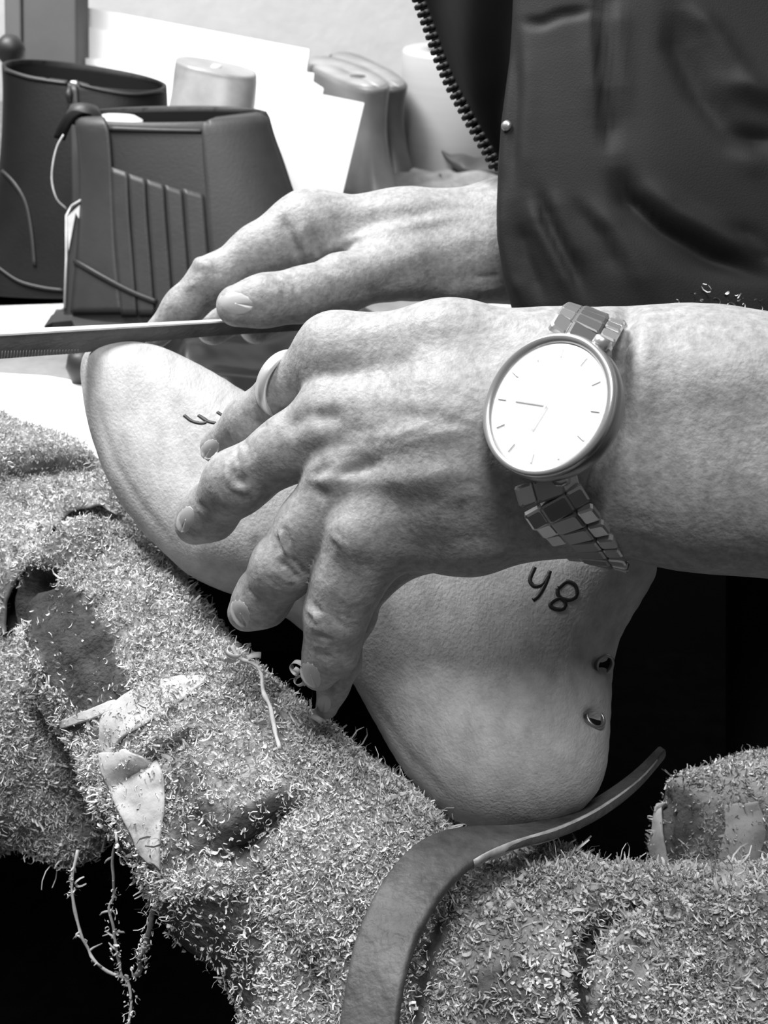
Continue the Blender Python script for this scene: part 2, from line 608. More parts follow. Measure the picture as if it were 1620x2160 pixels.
if LN @ (CAM - LP0) < 0: LN = -LN
LU = (LP1 - LP0) / np.linalg.norm(LP1 - LP0)
LV = np.cross(LN, LU)
def to_plane(px, py):
    d = P(px, py, 1.0) - CAM
    t = ((LP0 - CAM) @ LN) / (d @ LN)
    q = CAM + t * d - LP0
    return q @ LU, q @ LV
poly = np.array(OUT_LAST, float)
poly = crom(np.vstack([poly, poly[:1]]), 200)[:-1]
pl = np.array([to_plane(x, y) for x, y in poly])
h = 0.0012
lo = pl.min(0) - 0.006; hi = pl.max(0) + 0.006
us = np.arange(lo[0], hi[0], h); vs = np.arange(lo[1], hi[1], h); ws = np.arange(-0.045, 0.045, h)
UU, VV = np.meshgrid(us, vs, indexing='ij')
dd = seg_dist2d(UU.ravel(), VV.ravel(), [tuple(p) for p in pl] + [tuple(pl[0])])
ii = inpoly(UU.ravel(), VV.ravel(), [tuple(p) for p in pl])
sd = np.where(ii, dd, -dd).reshape(UU.shape)
s01 = np.clip((UU - pl[:, 0].min()) / (pl[:, 0].max() - pl[:, 0].min()), 0, 1)
# smooth the distance field so no ridge shows along its medial line
def blur(a, it):
    for _ in range(it):
        p_ = np.pad(a, 1, mode='edge')
        a = (p_[:-2, 1:-1] + p_[2:, 1:-1] + p_[1:-1, :-2] + p_[1:-1, 2:] + 4 * a) / 8
    return a
Rr = 0.020 + 0.010 * s01
Tt = 0.017 + 0.011 * s01
hh = Tt * np.sqrt(np.clip(1 - (1 - np.clip(sd / Rr, 0, 1)) ** 2, 0, 1))
hb = blur(hh, 14)
hh = np.where(sd > 0.006, hb, hh + (hb - hh) * np.clip(sd / 0.006, 0, 1))
f = np.abs(ws)[None, None, :] - hh[:, :, None]
f = np.where(sd[:, :, None] < 0, np.maximum(-sd[:, :, None], np.abs(ws)[None, None, :] * 0.7), f)
Vl, Ql = surface_nets(f.astype(np.float32), np.array([us[0], vs[0], ws[0]]), h)
Vl = LP0 + Vl[:, :1] * LU + Vl[:, 1:2] * LV + Vl[:, 2:3] * LN
# outward faces
nn = vnormals(Vl, Ql)
Ql = outward(Vl, Ql)
Vl = relax(Vl, Ql, 6)
Vl = sculpt(Vl, Ql, [([(1250, 1512), (1256, 1520)], 14, -4.0), ([(1268, 1398), (1274, 1406)], 14, -4.0),
                     ([(196, 800), (215, 900), (250, 990), (300, 1070), (360, 1140)], 9, -0.5),
                     ([(760, 1440), (850, 1580), (960, 1700)], 10, -0.5)])
lx, ly, lz = proj(Vl)
tone = np.exp(-(seg_dist2d(lx, ly, [(210, 850), (240, 960), (290, 1050), (350, 1120)]) / 9) ** 2) * 0.30
tone += inpoly(lx, ly, [(368, 940), (425, 905), (500, 900), (520, 990), (440, 1000), (400, 1010), (385, 960)]) * 0.22
for (x, y, r) in ((540, 1132, 9), (535, 1140, 6), (820, 1512, 6), (870, 1604, 7), (362, 1138, 4), (395, 1160, 4), (400, 1152, 3), (262, 920, 2.5)):
    tone += np.exp(-(np.hypot(lx - x, ly - y) / r) ** 2) * 0.7
tone = np.clip(tone, 0, 1)
last = empty('shoe_last', tuple(LP0), 'large pale worn shoe last marked 48, held down under the watch hand', 'shoe last')
mk('last_body', Vl, Ql, M['last'], last, attr={'tone': tone})
BL = bvh_of((Vl, Ql))
def ink(strokes, name, parent, r=0.0011, bvh=BL):
    mb = MB()
    for s_ in strokes:
        pts = crom(s_, max(8, len(s_) * 6))
        w_ = [hit(bvh, x, y) for x, y in pts]
        w_ = [a - b * r * 0.6 for a, b in w_ if a is not None]
        if len(w_) > 2:
            pr = np.array(w_)
            mb.tube(pr, r, 8)
    return mb.build(name, M['marker'], parent)
o = ink([[(1128, 1196), (1118, 1222), (1126, 1236), (1144, 1232), (1158, 1212)], [(1160, 1204), (1150, 1232), (1136, 1256), (1124, 1266)]], 'marker_digit', last, 0.0010)
tag(o, 'black handwritten digit 4')
o = ink([[(1178, 1240), (1196, 1227), (1214, 1236), (1216, 1256), (1200, 1266), (1180, 1262), (1164, 1270), (1162, 1280), (1178, 1286), (1190, 1282), (1192, 1270), (1178, 1256), (1176, 1240)]], 'marker_digit', last, 0.0010)
tag(o, 'black handwritten digit 8')
o = ink([[(388, 876), (404, 888), (425, 893), (436, 888), (418, 876)], [(418, 876), (436, 888), (455, 893)], [(458, 869), (478, 882)]], 'marker_digit', last, 0.0009)
tag(o, 'dark handwritten digit near the toe')
for (x, y, ang) in ((1272, 1400, 35), (1252, 1518, 30)):
    c_, n_ = hit(BL, x, y)
    c2, n2_ = hit(BL, x - 14, y + 4)
    n_ = n2_ if n2_ is not None else n_
    u_ = np.cross(n_, [0, 0, 1]); u_ /= np.linalg.norm(u_); v_ = np.cross(n_, u_)
    mb = MB()
    c_ = c_ + n_ * 0.0014
    mb.lathe(c_, u_, v_, n_, [(0.0040, -0.0035), (0.0040, 0.0000), (0.0033, 0.0006), (0.0028, 0.0), (0.0026, -0.0035)], 24)
    rim_ = mb.build('hole_rim', M['holerim'], last)
    mb = MB(); mb.lathe(c_, u_, v_, n_, [(0.0029, -0.0030), (0.0029, -0.0012), (0.0, -0.0012)], 24)
    mb.build('hole_shade', M['hole'], rim_)  # black disc stands for the shaded inside of the hole

# ------------------------------------------------------------------ person: hands and forearms
def build_arm(lo, hi, h, palm, fingers, kp, kf, kj):
    g = Grid(lo, hi, h)
    palmf = g.f.copy()
    for ch in palm: g.chain(palmf, ch, kp)
    tot = palmf.copy()
    for ch in fingers:
        ff = np.full_like(g.f, 1.0)
        g.chain(ff, ch, kf)
        tot = np.minimum(tot, smin(palmf, ff, kj))
    V, Q = g.mesh(tot)
    V = l2w(relax(V, Q, 2))
    return V, outward(V, Q)
zf = 0.0
palm = [
    [(712, 738, .402, 72), (950, 733, .389, 86), (1180, 765, .382, 104)],
    [(712, 875, .396, 72), (950, 880, .378, 95), (1180, 880, .375, 112)],
    [(735, 1005, .394, 72), (950, 1000, .380, 98), (1180, 980, .376, 112)],
    [(795, 1115, .392, 84), (985, 1095, .390, 104), (1180, 1052, .386, 112)],
    [(900, 850, .412, 90), (1100, 900, .405, 120)],
    [(940, 1010, .410, 95), (1100, 980, .405, 120)],
    [(1180, 840, .388, 165), (1330, 838, .388, 170), (1480, 852, .382, 188), (1760, 862, .372, 195)],
    [(1180, 985, .388, 165), (1330, 1000, .388, 160), (1480, 1012, .382, 176), (1760, 1040, .372, 205)],
]
fingers = [
    [(700, 745, .403, 66), (617, 812, .416, 56), (528, 888, .428, 49), (462, 942, .443, 40)],
    [(700, 885, .398, 66), (610, 945, .404, 66), (500, 1017, .413, 64), (440, 1083, .430, 54), (412, 1105, .437, 44)],
    [(728, 1010, .396, 68), (655, 1110, .400, 66), (600, 1195, .406, 64), (552, 1265, .418, 54), (520, 1292, .424, 40)],
    [(775, 1130, .392, 80), (735, 1220, .396, 72), (708, 1300, .400, 62), (700, 1370, .406, 52), (672, 1418, .412, 40)],
    [(940, 1105, .405, 78), (800, 1222, .410, 32), (757, 1308, .414, 26), (728, 1400, .420, 26), (703, 1450, .424, 26), (689, 1492, .428, 25)],
]
Vf, Qf = build_arm((-.085, -.088, .30), (.155, .085, .47), 0.00095, palm, fingers, 0.012, 0.006, 0.011)
def R_(x0, y0, x1, y1): return [(x0, y0), (x1, y1)]
st = [
    # knuckle mounds, hollows between them, tendons, veins
    ([(700, 740), (705, 745)], 45, 1.2), ([(668, 905), (672, 915)], 36, 1.8), ([(680, 1008), (700, 1004)], 30, 1.7), ([(730, 1130), (735, 1140)], 40, 2.0),
    ([(620, 895), (650, 880)], 22, -1.6), ([(660, 885), (720, 875)], 20, -1.5), ([(680, 1040), (670, 1030)], 14, -1.2),
    ([(672, 1000), (690, 990)], 12, -1.4), ([(700, 1002), (750, 992), (810, 972)], 12, -1.0),
    ([(710, 960), (800, 935), (900, 915), (1000, 905)], 22, 1.0), ([(740, 1020), (850, 1010), (1000, 990)], 22, 0.9),
    ([(730, 760), (850, 740), (980, 760)], 26, 0.5), ([(800, 820), (900, 830), (1000, 840)], 24, -0.5),
    ([(760, 860), (900, 880), (1000, 890)], 18, -0.5),
    ([(710, 925), (830, 920), (900, 895), (955, 876), (1010, 890), (1040, 940)], 10, 0.35),
    ([(720, 938), (830, 932), (905, 908), (958, 888)], 8, -0.2),
    ([(900, 1080), (1000, 1040), (1100, 1060)], 14, 0.25),
    ([(800, 1070), (900, 1060), (1000, 1070)], 24, -0.7),
    ([(850, 1160), (950, 1150), (1100, 1120)], 30, -0.6),
    # knuckle 4 creases
    ([(706, 1125), (728, 1150)], 3.5, 0.5), ([(716, 1118), (740, 1142)], 3, -0.4), ([(700, 1140), (716, 1158)], 3, -0.3),
    # finger 1
    ([(536, 862), (548, 905)], 4, -0.5), ([(524, 868), (538, 915)], 4, -0.5), ([(548, 858), (560, 900)], 3, -0.4), ([(545, 890), (556, 898)], 8, -0.8),
    ([(480, 910), (492, 950)], 3, -0.4),
    # finger 2: loose skin over middle joint
    ([(478, 975), (480, 1005), (492, 1028), (516, 1035), (526, 1020)], 6, 0.9), ([(486, 985), (500, 1012), (518, 1018)], 7, -0.9),
    ([(508, 940), (512, 985), (522, 1005)], 5, 0.7), ([(500, 935), (502, 985)], 4, -0.6), ([(520, 930), (526, 975)], 4, -0.5), ([(534, 925), (540, 965)], 4, -0.35),
    ([(420, 1060), (440, 1075)], 5, -0.5), ([(415, 1072), (436, 1090)], 4, 0.4), ([(455, 1010), (470, 1050)], 4, -0.3),
    # finger 3
    ([(590, 1112), (598, 1150), (612, 1175)], 5, 1.1), ([(584, 1130), (592, 1165)], 5, -1.0), ([(602, 1110), (612, 1150)], 4, -0.8),
    ([(588, 1180), (612, 1205), (632, 1222)], 5, -1.4), ([(598, 1195), (622, 1218)], 5, 0.8), ([(612, 1175), (650, 1215)], 5, -0.9), ([(575, 1200), (600, 1222), (625, 1228)], 4, 0.6),
    ([(560, 1215), (590, 1240)], 4, -0.4), ([(520, 1240), (545, 1262)], 4, -0.4),
    # finger 4
    ([(648, 1282), (665, 1298), (672, 1316)], 6, 1.2), ([(660, 1272), (680, 1296)], 4, -0.7), ([(655, 1320), (680, 1330)], 6, 0.6), ([(670, 1340), (700, 1350)], 5, -0.6),
    ([(700, 1300), (740, 1330)], 5, -0.5), ([(660, 1360), (690, 1365)], 6, 0.5), ([(705, 1290), (745, 1310)], 4, -0.4), ([(665, 1378), (700, 1385)], 4, -0.4),
    # wrist
    ([(1330, 640), (1310, 720), (1300, 800), (1295, 900), (1270, 1000), (1235, 1100), (1260, 1190)], 20, -7.5), ([(1370, 640), (1355, 800), (1345, 950), (1330, 1100)], 34, 1.6), ([(1060, 1010), (1120, 1090), (1180, 1160)], 10, -0.8),
    ([(1010, 1180), (1100, 1150), (1160, 1160)], 14, 0.8),
    ([(1400, 760), (1620, 800)], 60, 0.6),
]
Vf = sculpt(Vf, Qf, st)
# fine skin lumps
Nf = vnormals(Vf, Qf)
Vf = Vf + Nf * (noise(Vf, 120, 3, 2) * 0.00028)[:, None]

palm2 = [
    [(650, 487, .552, 73), (850, 486, .556, 74), (1120, 478, .565, 98)],
    [(700, 500, .575, 75), (900, 510, .580, 85), (1120, 500, .580, 100)],
    [(830, 570, .545, 52), (960, 560, .552, 72), (1120, 540, .560, 98)],
    [(1120, 500, .565, 120), (1500, 520, .60, 170)],
]
fing2 = [
    [(650, 484, .552, 71), (545, 532, .548, 53), (448, 592, .545, 45), (388, 648, .548, 37), (330, 705, .552, 30)],
    [(850, 565, .540, 56), (720, 598, .530, 57), (640, 622, .522, 52), (560, 634, .516, 50), (500, 646, .514, 44)],
    [(690, 520, .585, 62), (560, 620, .585, 48), (450, 690, .575, 38)],
    [(720, 540, .60, 60), (620, 630, .605, 46), (540, 690, .60, 36)],
]
Vr, Qr = build_arm((-.115, -.0, .47), (.175, .165, .66), 0.0012, palm2, fing2, 0.014, 0.007, 0.012)
st2 = [
    ([(592, 452), (606, 490), (622, 520), (640, 545)], 12, -2.0), ([(635, 470), (642, 520), (655, 545)], 12, 1.6), ([(662, 500), (668, 530)], 14, -2.2),
    ([(655, 545), (700, 520), (800, 490), (900, 470), (1000, 450)], 12, 1.5),
    ([(690, 470), (760, 465), (800, 470)], 22, -1.0), ([(760, 440), (900, 430), (1000, 425)], 14, 0.7),
    ([(700, 640), (800, 610), (900, 560), (1000, 530), (1040, 540)], 26, -1.3), ([(880, 600), (950, 590), (1050, 570)], 30, -2.0),
    ([(640, 560), (720, 590)], 6, 0.4), ([(650, 545), (740, 575)], 4, -0.4), ([(630, 575), (680, 600)], 4, -0.4),
    ([(578, 585), (598, 605), (604, 640)], 5, -1.0), ([(592, 585), (612, 610), (616, 640)], 4, 0.6), ([(565, 590), (580, 612)], 4, -0.6), ([(612, 580), (630, 615)], 4, -0.6),
    ([(420, 555), (440, 560)], 12, 1.6), ([(408, 580), (425, 572)], 5, -0.6), ([(430, 575), (470, 600)], 18, 0.6), ([(395, 605), (410, 600)], 6, 0.6),
    ([(540, 640), (548, 672)], 4, -0.5), ([(1000, 590), (1060, 580)], 6, -0.8), ([(1010, 615), (1060, 605)], 6, 0.8),
]
Vr = sculpt(Vr, Qr, st2)
Nr = vnormals(Vr, Qr)
Vr = Vr + Nr * (noise(Vr, 110, 5, 2) * 0.0003)[:, None]

# upper arms and trunk inside the jacket and beyond the frame (coarse, one body with the hands)
g = Grid((.10, -.34, .28), (.62, .52, .98), 0.011)
fb = g.f.copy()
def cap(a, b, ra, rb, k=0.03): g.capsule(fb, np.array(a), np.array(b), ra, rb, k)
cap((.38, .02, .66), (.38, .40, .66), .10, .11)            # trunk
cap((.38, .40, .66), (.38, .46, .66), .07, .06)
cap((.165, .125, .60), (.28, .13, .66), .034, .045)            # rear elbow
cap((.28, .13, .66), (.34, .34, .66), .048, .058)
cap((.155, .02, .372), (.34, -.01, .42), .038, .042)           # near forearm to elbow
cap((.34, -.01, .42), (.38, .36, .66), .048, .06)
Vb, Qb = g.mesh(fb)
Vb = l2w(relax(Vb, Qb, 2)); Qb = outward(Vb, Qb)
Vall = np.vstack([Vf, Vr, Vb])
Qall = np.vstack([Qf, Qr + len(Vf), Qb + len(Vf) + len(Vr)])
px_, py_, pz_ = proj(Vall)
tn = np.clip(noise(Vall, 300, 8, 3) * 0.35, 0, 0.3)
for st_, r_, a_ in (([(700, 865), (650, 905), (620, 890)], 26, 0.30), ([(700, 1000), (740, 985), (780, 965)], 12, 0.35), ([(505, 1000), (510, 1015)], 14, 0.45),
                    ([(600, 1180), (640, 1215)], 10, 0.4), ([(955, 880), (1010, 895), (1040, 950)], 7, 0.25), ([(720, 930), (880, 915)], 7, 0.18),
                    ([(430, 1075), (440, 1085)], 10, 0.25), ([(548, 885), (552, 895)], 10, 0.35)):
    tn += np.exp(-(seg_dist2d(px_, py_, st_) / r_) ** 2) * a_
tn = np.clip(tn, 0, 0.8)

person = empty('person', (0.40, 0.55, 0.0), 'person in dark zip jacket, two bare hands working over the large pale shoe last', 'person')
body = mk('body', Vall, Qall, M['skin'], person, attr={'tone': tn})
BH = bvh_of((Vf, Qf)); BR = bvh_of((Vr, Qr))

def nail(bvh, c, ax, wd, ln, tilt, curv=0.35, lab=None):
    """oval nail shell: centre pixel, long axis angle (deg, screen), half width, half length in px"""
    cx, cy = c
    ca, sa = math.cos(math.radians(ax)), math.sin(math.radians(ax))
    loc, nor = hit(bvh, cx, cy)
    if loc is None: return
    z = (loc - CAM) @ FW
    n, m = 12, 14
    out = []
    for i in range(n + 1):
        r = i / n
        row = []
        for j in range(m):
            a = 2 * math.pi * j / m
            qx, qy = r * math.cos(a), r * math.sin(a)
            sx_ = cx + qx * ln * ca - qy * wd * sa
            sy_ = cy + qx * ln * sa + qy * wd * ca
            l2, n2 = hit(bvh, sx_, sy_)
            zc = (l2 - CAM) @ FW if l2 is not None else z + 0.003 * r
            zc = min(zc, z + 0.0035)
            row.append(P(sx_, sy_, zc - 0.0004 * (1 - r ** 4)))
        out.append(row)
    G = np.array(out)
    mb = MB()
    mb.slab(np.concatenate([G, G[:, :1]], 1), np.concatenate([G, G[:, :1]], 1) + FW * 0.0008)
    return mb.build('fingernail', M['nail'], body)
nail(BH, (443, 948), 125, 18, 24, 0)
nail(BH, (391, 1096), 110, 18, 30, 0)
nail(BH, (507, 1294), 70, 20, 32, 0)
nail(BH, (655, 1424), 60, 20, 30, 0)
nail(BH, (684, 1484), 95, 15, 20, 0)
nail(BR, (497, 640), 10, 24, 38, 0)

# ------------------------------------------------------------------ ring
c_ = P(612, 808, .4165)
a0 = P(636, 748, .4145); a1 = P(598, 868, .4185)
e1 = (a1 - a0) / 2; rad = np.linalg.norm(e1); e1 /= rad
axf = P(528, 888, .428) - P(700, 745, .403); axf /= np.linalg.norm(axf)
e2 = np.cross(axf, e1); e2 /= np.linalg.norm(e2)
axr = np.cross(e1, e2)
mb = MB()
R0 = rad + 0.0010; c_ = P(606, 812, .4160)
mb.lathe(c_, e1, e2, axr, [(R0 - .0006, -.0021), (R0 + .0006, -.0023), (R0 + .0010, 0), (R0 + .0006, .0023), (R0 - .0006, .0021), (R0 - .0008, 0), (R0 - .0006, -.0021)], 64)
ring = mb.build('finger_ring', M['silver'])
tag(ring, 'plain silver band on the uppermost finger of the hand wearing the watch', 'ring')

# ------------------------------------------------------------------ watch
wc = P(1155, 854, .3425)
def cv(x, y, z): return x * RT + y * UP + z * FW
nw = cv(-.60, .24, -.76); nw /= np.linalg.norm(nw)
mj = cv(.34, .94, 0); mj = mj - (mj @ nw) * nw; mj /= np.linalg.norm(mj)
mn = np.cross(nw, mj)
watch = empty('wristwatch', tuple(wc), 'steel wristwatch with big round white dial on the wrist above the shoe last', 'watch')
RW = 0.0211
mb = MB(); mb.lathe(wc, mj, mn, nw, [(0.0, -.0085), (RW - .004, -.0085), (RW - .0012, -.0075), (RW - .0002, -.005), (RW - .0002, -.002), (RW - .001, -.001), (RW - .003, -.001)], 96)
mb.build('watch_case', M['steelsat'], watch)
mb = MB(); mb.lathe(wc, mj, mn, nw, [(RW - .0012, -.0012), (RW + .0001, -.0006), (RW - .0004, .0010), (RW - .0014, .0016), (RW - .0026, .0006), (RW - .0030, -.0004)], 96)
mb.build('bezel', M['steel'], watch)
mb = MB(); mb.lathe(wc, mj, mn, nw, [(RW - .0028, -.0002), (RW - .0034, .0001), (0.0, .0001)], 96)
dial = mb.build('dial', M['dial'], watch)
mb = MB()
for k in range(12):
    t = k * math.pi / 6 + 0.1
    d = math.cos(t) * mj + math.sin(t) * mn; e = np.cross(nw, d)
    mb.obox(wc + d * .0155 + nw * .00035, d * .0014, e * .00022, nw * .00012, .1)
mb.build('hour_marker', M['dialmark'], dial, False)
for ang, L in ((1.65, .011), (2.9, .008)):
    d = math.cos(ang) * mj + math.sin(ang) * mn; e = np.cross(nw, d)
    mb = MB(); mb.obox(wc + d * L / 2 + nw * .0006, d * L / 2, e * .0003, nw * .0001, .1)
    mb.build('watch_hand', M['dialmark'], dial, False)
# crown
mb = MB(); cr = wc + mn * 0 - mj * 0
cdir = cv(.55, .45, .1); cdir = cdir - (cdir @ nw) * nw; cdir /= np.linalg.norm(cdir)
cu = nw; cvv = np.cross(cdir, cu)
mb.lathe(wc + cdir * (RW - .0005) - nw * .0035, cu, cvv, cdir, [(0, 0), (.0022, 0), (.0026, .0006), (.0026, .0028), (.002, .0034), (0, .0034)], 24)
mb.build('crown', M['steel'], watch)
# bracelet links around the wrist
path = [(1150, 1004, .357), (1158, 1040, .3575), (1180, 1078, .3605), (1208, 1113, .366), (1238, 1150, .375), (1262, 1182, .390), (1268, 1170, .409), (1260, 1060, .424), (1250, 920, .427),
        (1245, 780, .420), (1250, 690, .405), (1258, 664, .386), (1250, 672, .366), (1232, 700, .354), (1215, 730, .350)]
pp = np.array([P(*q) for q in path])
def crom3(p, n):
    ext = np.vstack([2 * p[0] - p[1], p, 2 * p[-1] - p[-2]])
    out = []
    for i in range(len(p) - 1):
        p0, p1, p2, p3 = ext[i:i + 4]
        for k in range(16):
            t = k / 16
            out.append(0.5 * ((2 * p1) + (-p0 + p2) * t + (2 * p0 - 5 * p1 + 4 * p2 - p3) * t * t + (-p0 + 3 * p1 - 3 * p2 + p3) * t ** 3))
    out.append(p[-1])
    out = np.array(out)
    d = np.r_[0, np.cumsum(np.linalg.norm(np.diff(out, axis=0), axis=1))]
    tt = np.linspace(0, d[-1], n)
    return np.stack([np.interp(tt, d, out[:, k]) for k in range(3)], 1), d[-1]
q_, Lp = crom3(pp, 2)
NL = int(Lp / 0.0068)
q_, Lp = crom3(pp, NL * 2 + 1)
wcen = P(1240, 920, .392)
wdir0 = P(1292, 1172, .378) - P(1180, 1146, .374); wdir0 /= np.linalg.norm(wdir0)
for i in range(NL):
    c_ = q_[2 * i + 1]
    tg = q_[2 * i + 2] - q_[2 * i]; ln_ = np.linalg.norm(tg); tg /= ln_
    wd_ = wdir0 - (wdir0 @ tg) * tg; wd_ /= np.linalg.norm(wd_)
    up_ = np.cross(tg, wd_)
    if up_ @ (c_ - wcen) < 0: up_ = -up_
    mb = MB(); mb.obox(c_ + up_ * .0003, wd_ * .0042, tg * ln_ * .5, up_ * .0014, .16)
    lk = mb.build('bracelet_link', M['steelsat'], watch, False)
    for sgn in (-1, 1):
        mb = MB(); mb.obox(c_ + wd_ * sgn * .0068, wd_ * .0026, tg * ln_ * .47, up_ * .0013, .22)
        mb.build('outer_link', M['steel'], lk, False)
# lugs
for (sx_, tt_) in ((-1, 1), (1, 1), (-1, -1), (1, -1)):
    mb = MB()
    b0 = wc - nw * .005 + mj * tt_ * (RW - .002) * .95 + mn * sx_ * .0085
    end = q_[0] if tt_ < 0 else q_[-1]
    b1 = b0 * .45 + (end + wdir0 * (.0085 * sx_ * (1 if (mn @ wdir0) > 0 else -1))) * .55
    mb.tube(np.linspace(b0, b1, 4), [.0022, .0023, .002, .0015], 8)
    mb.build('lug', M['steel'], watch)

# ------------------------------------------------------------------ jacket
def jrow():
    ys = np.linspace(-160, 800, 90)
    xe = np.interp(ys, [-160, 0, 120, 200, 260, 350, 430, 500, 560, 610, 650, 800], [1092, 1079, 1072, 1062, 1054, 1048, 1047, 1052, 1060, 1070, 1082, 1150])
    return ys, xe
ys, xe = jrow()
n_ang = 150
G = np.zeros((len(ys), n_ang, 3))
cxm, cz = 0.36, 0.745
for i, (y, x) in enumerate(zip(ys, xe)):
    zed = 0.600
    a = np.linspace(math.pi, 3 * math.pi, n_ang, endpoint=False)
    xl = (x - 810) / F * zed                       # left extreme in metres
    hw = cxm - xl
    hd = 0.155
    X = np.zeros(n_ang); Z = np.zeros(n_ang)
    nh = n_ang // 2
    u = (1 - np.cos(np.linspace(0, math.pi, nh, endpoint=False))) / 2      # left to right along the front
    zed = 0.505
    xl = (x - 810) / F * zed
    xr = 0.56
    X[:nh] = xl + (xr - xl) * u
    Z[:nh] = 0.505 - 0.022 * np.minimum(1, np.sqrt(np.clip(u * 9, 0, None))) - 0.012 * u + 0.30 * np.clip(u - .7, 0, 1) ** 1.5 
    ub = (1 + np.cos(np.linspace(0, math.pi, n_ang - nh, endpoint=False))) / 2
    X[nh:] = xl + (xr - xl) * ub
    Z[nh:] = 0.505 + 0.004 + np.minimum(0.30, 1.3 * (X[nh:] - xl)) * np.where(ub > .85, np.sqrt(np.clip((1 - ub) / .15, 0, 1)) * .7 + .3, 1)
    yy = -(y - 1080) / F * 0.505
    G[i] = CAM + X[:, None] * RT + yy * UP + Z[:, None] * FW
Vj = G.reshape(-1, 3)
mb = MB(); mb.grid(G, closed_v=True)
Qj = np.array(mb.F)
Nj = vnormals(Vj, Qj)
if ((Vj - Vj.mean(0)) * Nj).sum() < 0: Qj = Qj[:, ::-1]
import bmesh
tmp = mk('jacket_tmp', Vj, Qj, M['jacket'])
bm = bmesh.new(); bm.from_mesh(tmp.data)
bmesh.ops.subdivide_edges(bm, edges=bm.edges[:], cuts=1, use_grid_fill=True)
Vj = np.array([v.co[:] for v in bm.verts]); Qj = np.array([[v.index for v in f.verts] for f in bm.faces if len(f.verts) == 4])
bm.free(); bpy.data.objects.remove(tmp)
Vj = sculpt(Vj, Qj, [
    ([(1275, -60), (1272, 60), (1276, 160), (1285, 260), (1283, 330)], 14, -5.4), ([(1255, 0), (1252, 100), (1262, 250)], 19, 2.4), ([(1300, 0), (1300, 100), (1310, 250)], 21, 2.4),
    ([(1100, 45), (1140, 48), (1180, 30), (1260, 20)], 11, -1.5), ([(1085, 50), (1085, 200), (1080, 300), (1082, 400)], 13, -1.5),
    ([(1110, 60), (1115, 200), (1108, 300), (1110, 400)], 19, 0.9),
    ([(1300, 350), (1330, 420), (1400, 480), (1500, 540), (1620, 590)], 21, -5.4), ([(1290, 370), (1340, 460), (1420, 530), (1540, 600)], 25, -2.4),
    ([(1340, 380), (1420, 450), (1520, 500), (1620, 545)], 23, 3.0),
    ([(1140, 400), (1160, 470), (1200, 550), (1240, 640)], 13, -3.0), ([(1120, 420), (1135, 480), (1180, 560), (1220, 640)], 14, 2.4), ([(1160, 400), (1190, 480), (1230, 560)], 14, 2.1),
    ([(1095, 470), (1110, 540), (1150, 640)], 13, -2.1), ([(1060, 400), (1063, 500), (1080, 580), (1110, 650)], 13, 1.8),
    ([(1230, 420), (1290, 480), (1340, 560), (1380, 640)], 17, 2.4), ([(1210, 420), (1270, 500), (1310, 580)], 15, -1.8),
    ([(1450, 0), (1500, 60), (1560, 150), (1620, 230)], 19, 3.0), ([(1430, 20), (1430, 100), (1480, 200), (1560, 300), (1620, 330)], 21, -3.6),
    ([(1500, 100), (1520, 200), (1570, 320), (1600, 380)], 17, 2.4), ([(1540, 470), (1600, 520), (1640, 560)], 14, -3.0),
    ([(1560, 180), (1620, 200)], 25, 2.4), ([(1560, 280), (1640, 300)], 17, -3.0),
])
Vj = relax(Vj, Qj, 1)
Vj = Vj + vnormals(Vj, Qj) * (noise(Vj, 14, 2, 2) * 0.0025)[:, None]
jk = mk('jacket', Vj, Qj, M['jacket'], person)
sl = jk.modifiers.new('solid', 'SOLIDIFY'); sl.thickness = 0.0015; sl.offset = -1
BJ = bvh_of((Vj, Qj))
# (shavings on the hem are added with the others, below)
# snap on the jacket front edge
for (x, y) in ((1069, 266),):
    c_, n_ = hit(BJ, x, y)
    if c_ is not None:
        u_ = np.cross(n_, [0, 0, 1]); u_ /= np.linalg.norm(u_); v_ = np.cross(n_, u_)
        mb = MB(); mb.lathe(c_, u_, v_, n_, [(.0022, 0), (.0022, .0008), (.0012, .0014), (0, .0014)], 16)
        mb.build('snap', M['steelsat'], jk)
# black front panel with the zip teeth along its free edge
zl = [(868, -60), (882, 0), (905, 60), (925, 120), (948, 175), (975, 225), (1000, 270), (1020, 305), (1036, 332), (1046, 356)]
zr = [(1140, -60), (1140, 0), (1140, 60), (1140, 120), (1140, 175), (1120, 225), (1110, 270), (1100, 305), (1090, 332), (1075, 356)]
A = crom(zl, 40); B = crom(zr, 40)
Gp = np.zeros((40, 14, 3))
for i in range(40):
    for j in range(14):
        t = j / 13
        q = A[i] + (B[i] - A[i]) * t
        Gp[i, j] = P(q[0], q[1], 0.545 + 0.02 * t + 0.003 * math.sin(t * 9 + i * .12))
mb = MB(); mb.slab(Gp, Gp + FW * 0.004)
fp = mb.build('front_panel', M['jackblack'], jk)
mb = MB()
Z_ = resample(zl, 400)
dacc = 0; i = 0
edge = resample(zl, 28)
for k in range(27):
    c_ = (edge[k] + edge[k + 1]) / 2
    t = edge[k + 1] - edge[k]; t = t / np.linalg.norm(t)
    nx, ny = -t[1], t[0]
    if nx > 0: nx, ny = -nx, -ny
    zz = 0.543
    c3 = P(c_[0] + nx * 3, c_[1] + ny * 3, zz)
    tv = (t[0] * RT - t[1] * UP); nv = (nx * RT - ny * UP)
    mb.obox(c3, nv * .0022, tv * .0012, FW * .0016, .45)
    mb.obox(P(c_[0] - nx * 7, c_[1] - ny * 7, zz), nv * .0015, tv * .0012, FW * .0012, .3)
mb.build('zip_teeth', M['zip'], fp)
